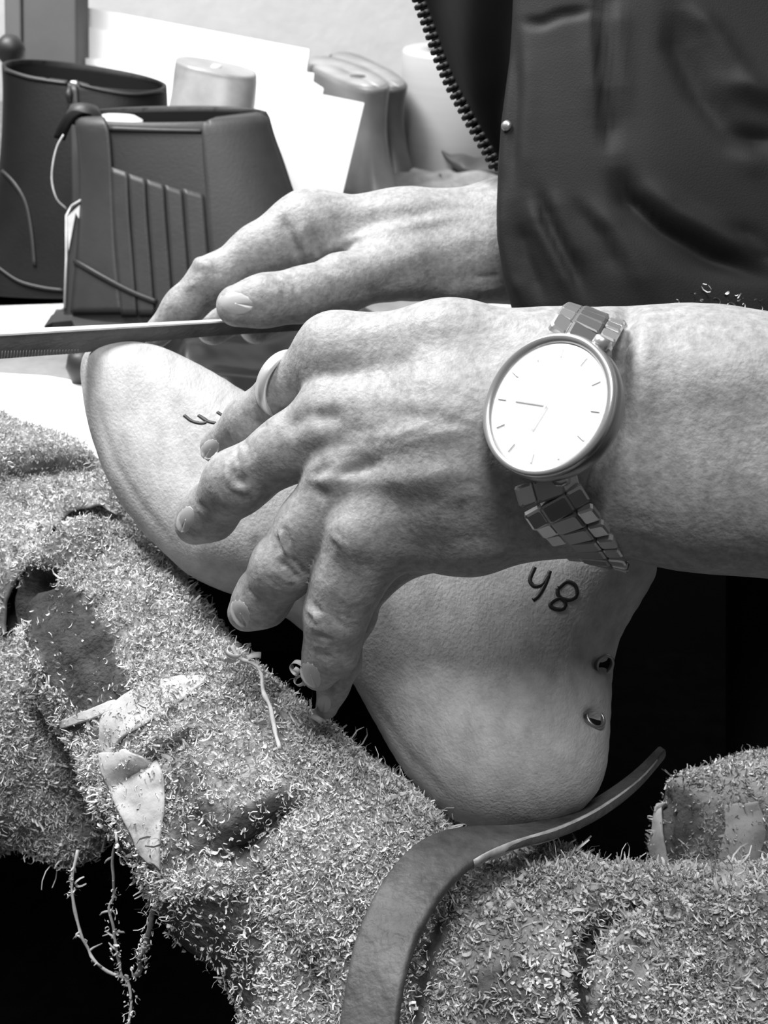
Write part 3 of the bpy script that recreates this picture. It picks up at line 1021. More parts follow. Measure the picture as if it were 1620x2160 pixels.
# black cloth tube below the jacket, added to block light and keep gap dark
ys2 = np.linspace(640, 2200, 50)
Ga = np.zeros((50, 60, 3))
for i, y in enumerate(ys2):
    for j in range(60):
        a = math.pi + 2 * math.pi * j / 60
        X = 0.40 + 0.20 * math.cos(a) * (1 + 0.02 * math.sin(5 * a))
        Zz = 0.70 + 0.12 * math.sin(a)
        Ga[i, j] = CAM + X * RT - (y - 1080) / F * 0.55 * UP + Zz * FW
mb = MB(); mb.grid(Ga, closed_v=True)
mb.build('dark_cloth_blocker', M['jackblack'], person)

# ------------------------------------------------------------------ file (long flat rasp)
fl = empty('rasp', tuple(P(300, 700, .515)), 'long dark steel rasp lying across the toe of the large last', 'rasp')
top = [(-300, 713, .449), (0, 698, .475), (300, 684, .505), (460, 676, .522), (760, 664, .555)]
f0 = [(-300, 723, .447), (0, 707, .473), (300, 689, .503), (460, 679, .520), (760, 668, .553)]
f1 = [(-300, 774, .453), (0, 757, .479), (180, 744, .497), (300, 722, .509), (460, 708, .525), (760, 690, .556)]
def rail3(r, n=40):
    r = resample(r, n); return np.array([P(*q) for q in r])
A, B, C = rail3(top), rail3(f0), rail3(f1)
D = C + (A - B)
mid = B * .45 + C * .55 - FW * .0006
G = np.stack([A, B, mid, C, D, A * .5 + D * .5 + FW * .001], 1)
mb = MB(); mb.grid(G, closed_v=True)
mb.add(G[0], [tuple(range(6))]); mb.add(G[-1], [tuple(range(6))])
auto_sharp(mb.build('blade', M['filesteel'], fl), 25)
G2 = np.stack([A + UP * .0005, B + UP * .0003 - FW * .0002], 1)
mb = MB(); mb.slab(G2, G2 - UP * .0007)
mb.build('back_edge', M['filetop'], fl, False)
mb = MB()                                                    # teeth near the left end
for k in range(26):
    t = k / 25
    x = 2 + 160 * t
    yb = np.interp(x, [0, 180], [756, 744]); yt = yb - 16 * (1 - t * .5)
    zb = np.interp(x, [0, 180], [.4765, .4945])
    mb.tube([P(x, yb, zb - .0006), P(x + 2, (yb + yt) / 2, zb - .0012), P(x + 3, yt, zb - .0016)], .00022, 5)
mb.build('teeth', M['lastgrey'], fl)

# ------------------------------------------------------------------ things on the table, near
def flat_sheet(name, pts, th, mt, label, cat, h0=0.0, group=None):
    mb = MB()
    mb.prism([T(x, y, h0 + th) for x, y in pts], np.array([0, 0, -th]))
    o = mb.build(name, mt, None, False)
    tag(o, label, cat, group)
    return o
flat_sheet('paper_sheet', [(-200, 780), (0, 787), (100, 793), (200, 810), (420, 860), (420, 1000), (-200, 960)], .0008, M['paper'], 'white paper lying on the table edge at the far left, below the rasp', 'paper')
flat_sheet('paper_sheet', [(940, 645), (1018, 627), (1110, 632), (1150, 650)], .0008, M['paper'], 'white paper corner showing between the two forearms beside the jacket', 'paper')
flat_sheet('glossy_sheet', [(-160, 654), (0, 645), (120, 641), (326, 633), (330, 640), (240, 646), (118, 652), (92, 700), (-160, 706)], .002, M['lining'], 'pale glossy sheet on the table in front of the dark boots', 'sheet', .001)
tl = empty('flat_tool', tuple(T(220, 670)), 'dark flat metal tool with a slanting end on the table in front of the boots', 'tool')
mb = MB(); mb.prism([T(x, y, .012) for x, y in [(93, 688), (108, 665), (124, 654), (240, 648), (334, 639), (420, 640), (420, 700), (150, 700), (158, 690), (152, 676), (110, 680)]], np.array([0, 0, -.010])); mb.build('blade', M['boot'], tl, False)
mb = MB(); mb.tube([T(130, 653, .0125), T(240, 647, .0125), T(332, 638, .0125)], .0011, 6); tag(mb.build('bright_edge', M['steel'], tl), 'bright polished edge')
# black crumpled plastic behind the toe
nx_, ny_ = 60, 40
Gx = np.zeros((nx_, ny_, 3))
for i in range(nx_):
    for j in range(ny_):
        u, v = i / (nx_ - 1), j / (ny_ - 1)
        px = 300 + 560 * u; py = 672 + 190 * v + 10 * math.sin(u * 6)
        edge_ = min(u, 1 - u, v, 1 - v)
        hgt = 0.022 * min(1, edge_ * 6) * (0.65 + 0.35 * math.sin(u * 9 + v * 5) * math.cos(v * 7 - u * 3))
        Gx[i, j] = T(px, py, 0.002) + np.array([0, 0, hgt])
mb = MB(); mb.slab(Gx, Gx - np.array([0, 0, .0015]))
o = mb.build('plastic_wrap', M['blackplastic'], None, sub=1)
tag(o, 'crumpled glossy black leather piece on the table behind the toe of the last', 'leather piece')
mb = MB()
cc = T(172, 772, .010)
mb.lathe(cc, RT, np.array([0, 1., 0]), np.array([0, 0, 1.]), [(0, -.010), (.007, -.008), (.009, 0), (.007, .007), (.003, .009), (0, .009)], 24)
tag(mb.build('dark_blob', M['knob']), 'small dark round stopper peeking out beside the toe of the last', 'blob')  # dark blob for an unidentified round dark spot

# ------------------------------------------------------------------ boots
def boot_shell(base, rows, zc, hd, n=72, tilt=None, th=0.0028):
    """rows: (y, xl, xr) in pixels at depth zc; the top row may be tilted (dy left, dy right)"""
    rows = crom(rows, 46)
    G = np.zeros((len(rows), n, 3))
    H = np.zeros_like(G)
    for i, (y, xl, xr) in enumerate(rows):
        c0, c1 = P(xl, y, zc), P(xr, y, zc)
        if tilt:
            w_ = max(0, 1 - i / 20.0)
            c0 = c0 + UP * tilt[0] * w_; c1 = c1 + UP * tilt[1] * w_
        c = (c0 + c1) / 2; e = (c1 - c0) / 2
        back = np.array([0, 1., 0])
        hwid = np.linalg.norm(e)
        for j in range(n):
            a = 2 * math.pi * j / n
            ca, sa = math.cos(a), math.sin(a)
            x_ = math.copysign(abs(ca) ** 0.85, ca); y_ = math.copysign(abs(sa) ** 0.9, sa)
            G[i, j] = c + e * x_ + back * hd * y_
            H[i, j] = c + e * x_ * (1 - th / hwid) + back * (hd - th) * y_
    G[..., 2] = np.maximum(G[..., 2], TABLE_Z + .0005); H[..., 2] = np.maximum(H[..., 2], TABLE_Z + .004)
    return G, H
def shell_mesh(G, H):
    """outer wall, rim, inner wall as one closed-rim surface"""
    n = G.shape[0]
    R = np.concatenate([G[::-1], (G[:1] + H[:1]) / 2 + np.array([0, 0, .0004]), H[:2]], 0)
    mb = MB(); mb.grid(R, closed_v=True)
    return mb
def inner_mesh(H, parent):
    mb = MB(); c = H[-1:].mean(1, keepdims=True)
    mb.grid(np.concatenate([H, c + (H[-1:] - c) * .02], 0), closed_v=True)
    return mb.build('inner_lining', M['bootin'], parent)
# black boot at the left
bb = empty('ankle_boot', tuple(T(150, 640)), 'black leather ankle boot with a side zip, at the far left of the table', 'boot', 'ankle boots on the table')
Gb, Hb = boot_shell(None, [(158, 8, 350), (200, 10, 352), (260, 9, 351), (330, 4, 352), (400, -8, 365), (480, -30, 390), (560, -70, 440), (650, -110, 470)], .875, .040, tilt=(.009, -.009))
mb = shell_mesh(Gb, Hb); sh = mb.build('shaft', M['bootblack'], bb); inner_mesh(Hb, bb)
BB = bvh_of((np.vstack(mb.V), mb.F))
def ribbon(bvh, A, B, n, m, off, th, name, mt, parent, sub=0):
    G, H = drape(bvh, A, B, n, m, off, th)
    mb = MB(); mb.slab(G, H)
    return mb.build(name, mt, parent)
ribbon(BB, [(144, 178), (148, 260), (150, 340), (152, 450), (150, 560)], [(164, 182), (168, 260), (170, 340), (172, 450), (172, 560)], 30, 5, .0012, .0012, 'side_zip', M['knob'], bb)
mb = MB()
for k in range(40):
    y = 190 + k * 9.5
    c_, n_ = hit(BB, 157 + k * .1, y)
    if c_ is not None: mb.obox(c_ + n_ * .0014, RT * .0022, UP * .0009, FW * .0006, .2)
zt = mb.build('zip_teeth', M['bootin'], bb, False)
mb = MB(); c_, n_ = hit(BB, 154, 178)
mb.obox(c_ + n_ * .003, RT * .003, UP * .0035, FW * .0015, .3); mb.build('zip_slider', M['steelsat'], bb)
mb = MB(); mb.tube([P(148, 182, .832), P(146, 200, .830), P(148, 218, .831)], [.001, .003, .0015], 8); mb.build('zip_pull', M['knob'], bb)
ribbon(BB, [(4, 362), (30, 392), (52, 430), (64, 490), (70, 560)], [(8, 358), (36, 388), (58, 428), (70, 488), (77, 560)], 24, 3, .0012, .0012, 'vamp_seam', M['boot'], bb)
ribbon(BB, [(-5, 560), (40, 590), (90, 604), (135, 610)], [(-5, 566), (40, 597), (90, 611), (135, 616)], 20, 3, .0014, .0012, 'sole_welt', M['boot'], bb)
ribbon(BB, [(10, 144), (60, 160), (110, 168), (142, 172)], [(10, 151), (60, 167), (110, 175), (142, 179)], 20, 3, .0010, .0010, 'collar_binding', M['boot'], bb)
ribbon(BB, [(166, 174), (220, 188), (280, 196), (345, 190)], [(166, 181), (220, 195), (280, 203), (345, 196)], 20, 3, .0010, .0010, 'collar_binding', M['boot'], bb)

# grey boot in front
fb_ = empty('ankle_boot', tuple(T(380, 650)), 'dark grey ankle boot with a pleated side panel, standing just behind the fingers', 'boot', 'ankle boots on the table')
Gb, Hb = boot_shell(None, [(246, 160, 562), (290, 167, 577), (340, 173, 594), (400, 174, 616), (460, 170, 640), (520, 164, 668), (580, 156, 700), (700, 142, 756)], .795, .030, tilt=(.001, .002))
mb = shell_mesh(Gb, Hb); mb.build('shaft', M['boot2'], fb_); inner_mesh(Hb, fb_)
BF = bvh_of((np.vstack(mb.V), mb.F))
# front (left) and rear (right) panels overlapping the gusset
lp = ribbon(BF, [(163, 246), (169, 300), (174, 370), (173, 430), (168, 520), (160, 600), (154, 660)], [(212, 250), (230, 268), (237, 330), (240, 400), (246, 520), (254, 600), (262, 660)], 34, 10, .0022, .0022, 'left_panel', M['boot'], fb_)
rp = ribbon(BF, [(440, 256), (427, 270), (428, 330), (434, 400), (438, 480), (444, 560), (448, 660)], [(560, 240), (574, 290), (592, 340), (612, 400), (634, 460), (664, 530), (700, 600)], 34, 16, .0024, .0024, 'right_panel', M['boot'], fb_)
xs0 = [238, 274, 311, 350, 388]; xs1 = [273, 310, 349, 387, 432]
yt0 = [354, 368, 380, 392, 400]
for k in range(5):
    a, b = xs0[k], xs1[k]
    dy = 12
    ribbon(BF, [(a, yt0[k]), (a + 4, 450), (a + 12, 560), (a + 20, 665)], [(b - 1, yt0[k] + dy), (b + 3, 450 + dy), (b + 11, 560), (b + 18, 665)], 24, 6, .0024, .0022, 'pleat', M['boot'], fb_)
ribbon(BF, [(232, 268), (330, 272), (430, 274)], [(232, 276), (330, 279), (430, 281)], 20, 3, .0014, .0014, 'gusset_binding', M['boot'], fb_)
ribbon(BF, [(166, 548), (220, 580), (280, 612), (335, 634)], [(163, 556), (216, 589), (276, 621), (330, 644)], 24, 3, .0034, .0015, 'vamp_seam', M['boot2'], fb_)
mb = MB()
def stitches(bvh, line, gap, mb, off=.0030):
    L = np.sum(np.linalg.norm(np.diff(np.array(line, float), axis=0), axis=1))
    pts = resample(line, max(3, int(L / gap)))
    for a, b in zip(pts[:-1], pts[1:]):
        c = a + (b - a) * .55
        h0, n0 = hit(bvh, *a); h1, n1 = hit(bvh, *c)
        if h0 is None or h1 is None: continue
        if np.linalg.norm(h1 - h0) > .006: continue
        mb.tube([h0 + n0 * off, (h0 + n0 * (off + .0003) + h1 + n1 * (off + .0003)) / 2, h1 + n1 * off], .00042, 5)
for ln in ([(443, 262), (500, 254), (552, 248)], [(436, 275), (434, 330), (440, 400), (444, 480), (450, 600)], [(205, 255), (222, 268), (230, 300), (233, 350)],
           [(241, 372), (268, 380)], [(278, 384), (305, 392)], [(316, 394), (344, 400)], [(354, 402), (384, 410)], [(392, 412), (428, 418)],
           [(393, 420), (398, 480), (404, 560)], [(426, 424), (432, 500), (438, 600)], [(244, 380), (250, 480), (258, 600)], [(175, 565), (240, 600), (300, 628)]):
    stitches(BF, ln, 8, mb)
mb.build('stitching', M['stitch'], fb_)
# pale lining folded over the collar
ribbon(None, [(166, 243), (200, 240), (250, 238), (300, 248)], [(168, 246), (215, 252), (260, 268), (303, 272)], 4, 4, 0, .001, 'x', M['lining'], fb_) if False else None
Gl = np.zeros((16, 8, 3))
for i in range(16):
    for j in range(8):
        u, v = i / 15, j / 7
        x = 165 + 136 * u
        yt = 243 - 4 * math.sin(u * math.pi) + 10 * max(0, u - .85) * 6; yb = np.interp(u, [0, .3, .5, 1], [247, 252, 268, 274])
        Gl[i, j] = P(x, yt + (yb - yt) * v, .800 - .012 * math.sin(v * 2.0) + .012)
mb = MB(); mb.slab(Gl, Gl + FW * .0015)
tag(mb.build('lining_fold', M['lining'], fb_), 'pale lining folded over the collar')
Gl = np.zeros((10, 6, 3))
for i in range(10):
    for j in range(6):
        u, v = i / 9, j / 5
        Gl[i, j] = P(484 + 60 * u, np.interp(u, [0, .2, 1], [246, 238, 241]) + 14 * v, .822)
mb = MB(); mb.slab(Gl, Gl + FW * .0015)
tag(mb.build('lining_fold', M['lining'], fb_), 'pale lining at the back of the collar')
# black pull tab with cord
mb = MB()
tp = crom([(182, 238, .79), (165, 236, .785), (148, 246, .782), (134, 268, .782), (124, 292, .784)], 16)
Gt = np.array([[P(q[0] + (t - .5) * 22, q[1] + (t - .5) * 6, q[2]) for t in (0, .33, .66, 1)] for q in tp])
mb.slab(Gt, Gt + FW * .002)
pt = mb.build('pull_tab', M['bootin'], fb_)
mb = MB(); mb.lathe(P(178, 236, .80), RT, FW, UP, [(.0, .004), (.009, .003), (.0115, -.002), (.0115, -.006)], 24)
mb.build('pull_tab_loop', M['boot'], fb_)
mb = MB(); mb.tube([P(*q) for q in crom([(134, 284, .781), (120, 310, .781), (111, 350, .781), (110, 385, .782), (120, 420, .784), (140, 440, .788)], 30)], .0006, 6)
tag(mb.build('hanging_cord', M['lining'], fb_), 'thin pale cord hanging from the tab')
# thin plate standing between the boots
sp = empty('upright_plate', tuple(T(150, 660)), 'thin upright plate with a bright edge, wedged between the two boots', 'plate')
mb = MB(); mb.prism([P(140, 440, .786), P(176, 420, .786), P(176, 700, .786), P(133, 700, .786)], FW * .002); mb.build('plate', M['knob'], sp, False)
mb = MB(); mb.tube([P(136, 650, .785), P(140, 545, .785), P(140, 455, .785), P(152, 434, .785), P(175, 420, .785)], .0009, 6); tag(mb.build('plate_edge', M['filetop'], sp), 'bright edge')
mb = MB(); mb.prism([P(142, 458, .7855), P(172, 430, .7855), P(172, 470, .7855), P(160, 450, .7855), P(145, 530, .7855)], -FW * .0008); mb.build('plate_glare', M['lining'], sp, False)  # pale sliver painted as glare on the plate

# ------------------------------------------------------------------ papers, lasts and roll at the back
def card(name, pts, z, th, mt, label, cat, group=None, dz=0.0):
    mb = MB()
    ymax = 1080 - F * ((TABLE_Z + .002 - CAM[2]) / z - FW[2]) / UP[2]      # rests on the table
    pts = [(x, min(y, ymax)) for x, y in pts]
    mb.prism([P(x, y, z + dz * (y / 400.0)) for x, y in pts], FW * th)
    o = mb.build(name, mt, None, False)
    tag(o, label, cat, group)
    return o
card('paper_board', [(176, 14), (652, 104), (612, 460), (100, 460)], 1.12, .003, M['paper'], 'tallest white board leaning behind the pale last', 'board', 'white boards leaning at the back')
card('paper_board', [(163, 52), (642, 152), (662, 154), (640, 430), (90, 430)], 1.105, .003, M['paper'], 'white board second from the back, left corner beside the dark box', 'board', 'white boards leaning at the back')
card('paper_board', [(140, 118), (660, 172), (682, 186), (640, 430), (80, 430)], 1.09, .003, M['paper'], 'white board with stepped corner just behind the front sheet', 'board', 'white boards leaning at the back')
card('paper_board', [(400, 180), (684, 200), (768, 217), (718, 425), (560, 425)], 1.045, .003, M['paper'], 'front white sheet overlapping the grey last, nearest of the white boards', 'board', 'white boards leaning at the back')

def simple_last(name, rows, zc, hd, mt, label, toprows=None, hole=None):
    rows = crom(rows, 36)
    n = 48
    G = np.zeros((len(rows), n, 3))
    for i, (y0, xl, xr, sl_) in enumerate(rows):
        c0, c1 = P(xl, y0, zc), P(xr, y0 + sl_, zc)
        c = (c0 + c1) / 2; e = (c1 - c0) / 2
        for j in range(n):
            a = 2 * math.pi * j / n
            ca, sa = math.cos(a), math.sin(a)
            G[i, j] = c + e * math.copysign(abs(ca) ** .8, ca) + np.array([0, 1, 0]) * hd * math.copysign(abs(sa) ** .8, sa)
    t = empty(name, tuple(G[-1].mean(0)), label, 'shoe last', 'shoe lasts at the back of the table')
    mb = MB()
    top = G[:1]; c = top.mean(axis=1, keepdims=True)
    R = np.concatenate([c + (top - c) * s_ for s_ in (0.02, .5, .93, .985)] + [G - (G - G.mean(1, keepdims=True)) * 0], 0)
    for k, s_ in enumerate((0.02, .5, .93, .985)):
        R[k] += np.array([0, 0, .002])
    mb.grid(R, closed_v=True)
    mb.build('last_body', mt, t)
    return t, G
t_, G_ = simple_last('shoe_last', [(128, 371, 541, 34), (150, 368, 541, 30), (200, 362, 538, 20), (250, 350, 534, 10), (330, 330, 560, 0), (420, 300, 600, 0)], .98, .028, M['lastpale'], 'pale glossy last standing upright in front of the white boards')
hx = G_[0].mean(0) + np.array([-.005, 0, .0026])
mb = MB(); mb.lathe(hx, RT, np.array([0, 1., 0]), np.array([0, 0, 1.]), [(0, 0), (.009, 0), (.0095, -.001)], 24); mb.build('plug', M['lining'], t_)
# grey last with a hole, long top running back
def wedge_last(label, topline, width, bottomy, zc, mt, hole=None, bulge=12):
    (x0, y0, z0), (x1, y1, z1) = topline
    A, B = P(x0, y0, z0), P(x1, y1, z1)
    ax = (B - A); L = np.linalg.norm(ax); ax /= L
    up = np.array([0, 0, 1.]); sd_ = np.cross(up, ax); sd_ /= np.linalg.norm(sd_)
    c = (A + B) / 2
    hz = c[2] - TABLE_Z
    n = 48; rows = []
    for k in range(26):
        u = k / 25
        zz = c[2] - hz * u
        sx = L / 2 * (1 - .12 * math.sin(u * 3.0) + .25 * u * u); sy = width * (1 - .15 * math.sin(u * 2.6) + .45 * u * u) * (1 if u < .93 else 1 - (u - .93) * 3)
        cen = np.array([c[0], c[1], 0]) + up * zz + up * 0
        rows.append([cen + ax * [1, 1, 0] * sx * math.copysign(abs(math.cos(t)) ** .75, math.cos(t)) + sd_ * sy * math.copysign(abs(math.sin(t)) ** .75, math.sin(t)) + (up * (ax[2] * sx * math.cos(t)) * (1 - u)) for t in np.linspace(0, 2 * math.pi, n, endpoint=False)])
    G = np.array(rows)
    t = empty('shoe_last', (c[0], c[1], TABLE_Z), label, 'shoe last', 'shoe lasts at the back of the table')
    top = G[:1]; cc_ = top.mean(1, keepdims=True)
    R = np.concatenate([cc_ + (top - cc_) * s_ + up * .0015 for s_ in (.02, .5, .95)] + [G], 0)
    mb = MB(); mb.grid(R, closed_v=True)
    # top face is lighter
    mb.build('last_body', mt, t)
    mb = MB(); mb.slab(np.concatenate([np.concatenate([cc_ + (top - cc_) * s_ + up * .0022 for s_ in (.02, .5, .93)], 0)] * 1, 0)[:, list(range(n)) + [0]], np.concatenate([cc_ + (top - cc_) * s_ + up * .0010 for s_ in (.02, .5, .93)], 0)[:, list(range(n)) + [0]])
    tag(mb.build('top_face', M['lastpale'], t), 'pale flat top face')
    if hole is not None:
        hc = A + (B - A) * hole + up * .0028
        hc[2] = c[2] + ax[2] * L * (hole - .5) + .0026
        mb = MB(); mb.lathe(hc, ax, sd_, up, [(0, 0), (.007, 0), (.0075, -.001)], 24); mb.build('hole', M['lastdark'], t)
    return t
wedge_last('grey last with a drilled pale top, partly behind the front white sheet', ((668, 122, 1.17), (800, 190, 1.05)), .022, 405, 1.08, M['lastgrey'], .68)
wedge_last('darker last standing between the drilled grey last and the white roll', ((712, 112, 1.24), (842, 190, 1.12)), .020, 370, 1.15, M['lastdark'])

# white roll
rt = T(985, 362)
rl = empty('paper_roll', tuple(rt), 'upright white roll behind the jacket zip at the back of the table', 'roll')
dpt = (rt - CAM) @ FW
Rrl = 137 * dpt / F
htop = 0.108
rt2 = rt + np.array([0, Rrl * .55, 0])
mb = MB(); mb.lathe(rt2, RT, np.array([0, 1., 0]), np.array([0, 0, 1.]), [(Rrl * .98, .0), (Rrl, .002), (Rrl, htop - .003), (Rrl * .98, htop), (Rrl * .62, htop), (Rrl * .60, htop - .003), (Rrl * .60, 0), (Rrl * .98, 0)], 72)
mb.build('rolled_sheet', M['tape'], rl)
mb = MB(); mb.lathe(rt2, RT, np.array([0, 1., 0]), np.array([0, 0, 1.]), [(Rrl * .60, .002), (Rrl * .60, htop - .006), (Rrl * .56, htop - .005), (Rrl * .56, .002)], 48)
tag(mb.build('core', M['darkbox2'], rl), 'grey cardboard core')

# rag and scrap leather
def lump(name, c, ax, ay, hgt, mt, label, cat, seed, n=48, m=20, wob=.25):
    mb = MB()
    G = []
    for i in range(m):
        u = i / (m - 1)
        row = []
        for j in range(n):
            a = 2 * math.pi * j / n
            r = math.sin(min(u * 1.0, 1) * math.pi / 2) * (1 + wob * math.sin(3 * a + seed) * .5 + wob * .4 * math.sin(7 * a + seed * 2))
            z = hgt * (math.cos(u * math.pi / 2)) * (1 + .35 * math.sin(5 * a + seed) * u + .25 * math.sin(9 * u + 2 * a))
            row.append(np.array([c[0], c[1], c[2]]) + np.array(ax) * r * math.cos(a) + np.array(ay) * r * math.sin(a) + np.array([0, 0, max(z, 0) + .0005]))
        G.append(row)
    mb.grid(np.array(G), closed_v=True)
    V_ = np.vstack(mb.V)
    mb.V = [V_ + np.stack([noise(V_, 60, seed), noise(V_, 60, seed + 1), noise(V_, 60, seed + 2)], 1) * .003]
    mb.V[0][:, 2] = np.maximum(mb.V[0][:, 2], TABLE_Z + .0004)
    o = mb.build(name, mt, None)
    s_ = o.modifiers.new('solid', 'SOLIDIFY'); s_.thickness = .001
    tag(o, label, cat)
    return o
lump('grey_rag', T(930, 392), (.085, 0, 0), (0, .045, 0), .010, M['rag'], 'crumpled grey rag on the table between the white roll and the rear wrist', 'rag', 3)
# curled scrap with a pointed tip
ZS = (T(1000, 377) - CAM) @ FW
Gs = np.zeros((24, 12, 3))
for i in range(24):
    for j in range(12):
        u, v = i / 23, j / 11
        x = 922 + 210 * u
        yt = np.interp(u, [0, .06, .12, .2, .26, .32, .4, .5, 1], [304, 312, 322, 318, 316, 322, 328, 320, 320])
        yb = np.interp(u, [0, .1, .25, .35, 1], [306, 340, 368, 374, 376])
        Gs[i, j] = P(x, yt + (yb - yt) * v, ZS - .03 * math.sin(v * 2.2) * min(1, u * 4))
mb = MB(); mb.slab(Gs, Gs + FW * .002)
tag(mb.build('leather_scrap', M['scrap'], sub=1), 'curled dark leather offcut with a pointed tip in front of the white roll', 'leather offcut')

# dark boxes at upper left
def standing_box(label, x0, x1, z, mt, lean=0, th=.05, ytop=-160, cat='box'):
    t = mk_box = MB()
    base0, base1 = P(x0 + lean, 300, z), P(x1 + lean, 300, z)
    top0, top1 = P(x0, ytop, z), P(x1, ytop, z)
    k0 = (base0[2] - TABLE_Z); 
    f0 = base0 + (base0 - top0) / (top0[2] - base0[2]) * k0
    f1 = base1 + (base1 - top1) / (top1[2] - base1[2]) * k0
    mk_box.prism([top0, top1, f1, f0], np.array([0, th, 0]))
    o = mk_box.build('binder', mt, None, False)
    bv = o.modifiers.new('bev', 'BEVEL'); bv.width = .002; bv.segments = 2
    tag(o, label, cat, 'binders at the upper left')
    return o
standing_box('wide dark grey binder standing next to the white boards', 46, 160, 1.06, M['darkbox'], 4)
standing_box('narrow grey binder at the far left edge, behind the round knob', 6, 42, 1.08, M['darkbox2'], 6)
mb = MB()
kc = P(22, 106, .95)
mb.lathe(kc, RT, FW, UP, [(0, .0115), (.006, .0102), (.0105, .005), (.012, 0), (.0105, -.005), (.006, -.0102), (.004, -.012), (.004, -.05)], 32)
kn = empty('hand_tool', tuple(kc), 'dark tool with a ball handle rising behind the black boot', 'tool')
mb.build('ball_handle', M['knob'], kn)
V_ = (kc + UP * -.05)
mb2 = MB(); mb2.tube([kc - UP * .045, np.array([kc[0] - .01, kc[1] + .02, TABLE_Z + .0])], [.004, .006], 10)
mb2.build('shaft', M['knob'], kn)

# ------------------------------------------------------------------ padded rolls thick with shavings
def pad(lo, hi, h, chains, k, strokes, dust_and_shade, seed, rough=1.0):
    g = Grid(lo, hi, h)
    fl_ = g.f.copy()
    for ch in chains: g.chain(fl_, ch, k)
    V, Q = g.mesh(fl_)
    V = l2w(relax(V, Q, 2)); Q = outward(V, Q)
    V = sculpt(V, Q, strokes)
    V = relax(V, Q, 1)
    N = vnormals(V, Q)
    V = V + N * (noise(V, 45, seed, 3) * .0028 * rough + noise(V, 140, seed + 5, 2) * .0016 * rough)[:, None]
    px, py, z = proj(V)
    return V, Q, np.clip(dust_and_shade(px, py) , 0, 1)
# bare leather, and folds and gaps darkened as shade, in pixels: polygon, remaining density
BARE_AND_SHADE = [
    ([(60, 1262), (110, 1215), (160, 1235), (190, 1275), (245, 1320), (262, 1400), (285, 1420), (270, 1480), (225, 1505), (150, 1495), (100, 1430), (68, 1360)], .04),
    ([(0, 1350), (10, 1270), (45, 1212), (110, 1185), (130, 1225), (80, 1262), (62, 1320), (28, 1355)], .0),  # gap under the flap, blackened as shade
    ([(60, 1180), (100, 1110), (150, 1072), (205, 1068), (235, 1090), (200, 1085), (140, 1100), (90, 1150)], .10),  # shading arc painted along the flap
    ([(110, 1130), (170, 1100), (230, 1100), (240, 1160), (180, 1200), (100, 1200)], .38),
    ([(0, 1010), (60, 985), (140, 975), (215, 985), (205, 1000), (140, 998), (60, 1008)], .30),  # ridge shadow put into the groove's colour
    ([(560, 1440), (580, 1440), (605, 1560), (580, 1580)], .2),
    ([(480, 1590), (600, 1575), (610, 1590), (480, 1600)], .3),
    ([(430, 1690), (500, 1700), (600, 1660), (625, 1700), (590, 1760), (500, 1800), (420, 1800), (400, 1740)], .18),
    ([(480, 1760), (610, 1690), (610, 1750), (520, 1830), (470, 1830)], .10),
    ([(355, 1630), (430, 1640), (430, 1760), (400, 1850), (350, 1830)], .35),
    ([(230, 1700), (290, 1830), (340, 1900), (520, 1880), (560, 2000), (540, 2160), (480, 2140), (300, 1960), (230, 1850), (215, 1700)], .22),
    ([(600, 1960), (640, 2040), (690, 2140), (700, 2160), (680, 2160), (620, 2040)], .2),
    ([(1205, 2160), (1190, 2060), (1215, 1970), (1265, 1930), (1350, 1895), (1372, 1905), (1300, 1955), (1262, 2000), (1245, 2080), (1245, 2160)], .02),  # deep crease, its shade put into the colour
    ([(860, 2160), (870, 2080), (890, 2010), (930, 1925), (975, 1875), (985, 1880), (945, 1940), (912, 2020), (900, 2100), (898, 2160)], .02),  # painted dark strip beside the strap's right edge
    ([(1000, 2060), (1100, 2010), (1180, 2060), (1180, 2160), (1000, 2160)], .5),
    ([(1380, 1640), (1420, 1640), (1470, 1680), (1480, 1720), (1420, 1860), (1380, 1830)], .25),
    ([(1400, 1940), (1620, 1880), (1620, 2020), (1480, 1980)], .55),
    ([(0, 1200), (20, 1190), (30, 1300), (0, 1310)], .5),
    ([(120, 1520), (210, 1510), (215, 1560), (130, 1550)], .3),
]
def dens(px, py):
    acc = 0
    q = np.stack([px, py, np.zeros(len(px))], 1)
    wx = noise(q, 1 / 28, 71, 2) * 20; wy = noise(q, 1 / 28, 77, 2) * 20
    for ox, oy in ((0, 0), (9, 4), (-8, 6), (5, -9), (-6, -7)):
        d = np.ones(len(px))
        for pol, v in BARE_AND_SHADE:
            d = np.where(inpoly(px + wx + ox, py + wy + oy, pol), np.minimum(d, v), d)
        acc = acc + d / 5
    return acc
def dust_and_shade(px, py):
    d = dens(px, py)
    return np.clip(d, 0, 1) ** 1.2 * .75
shv_tone_rng = rng
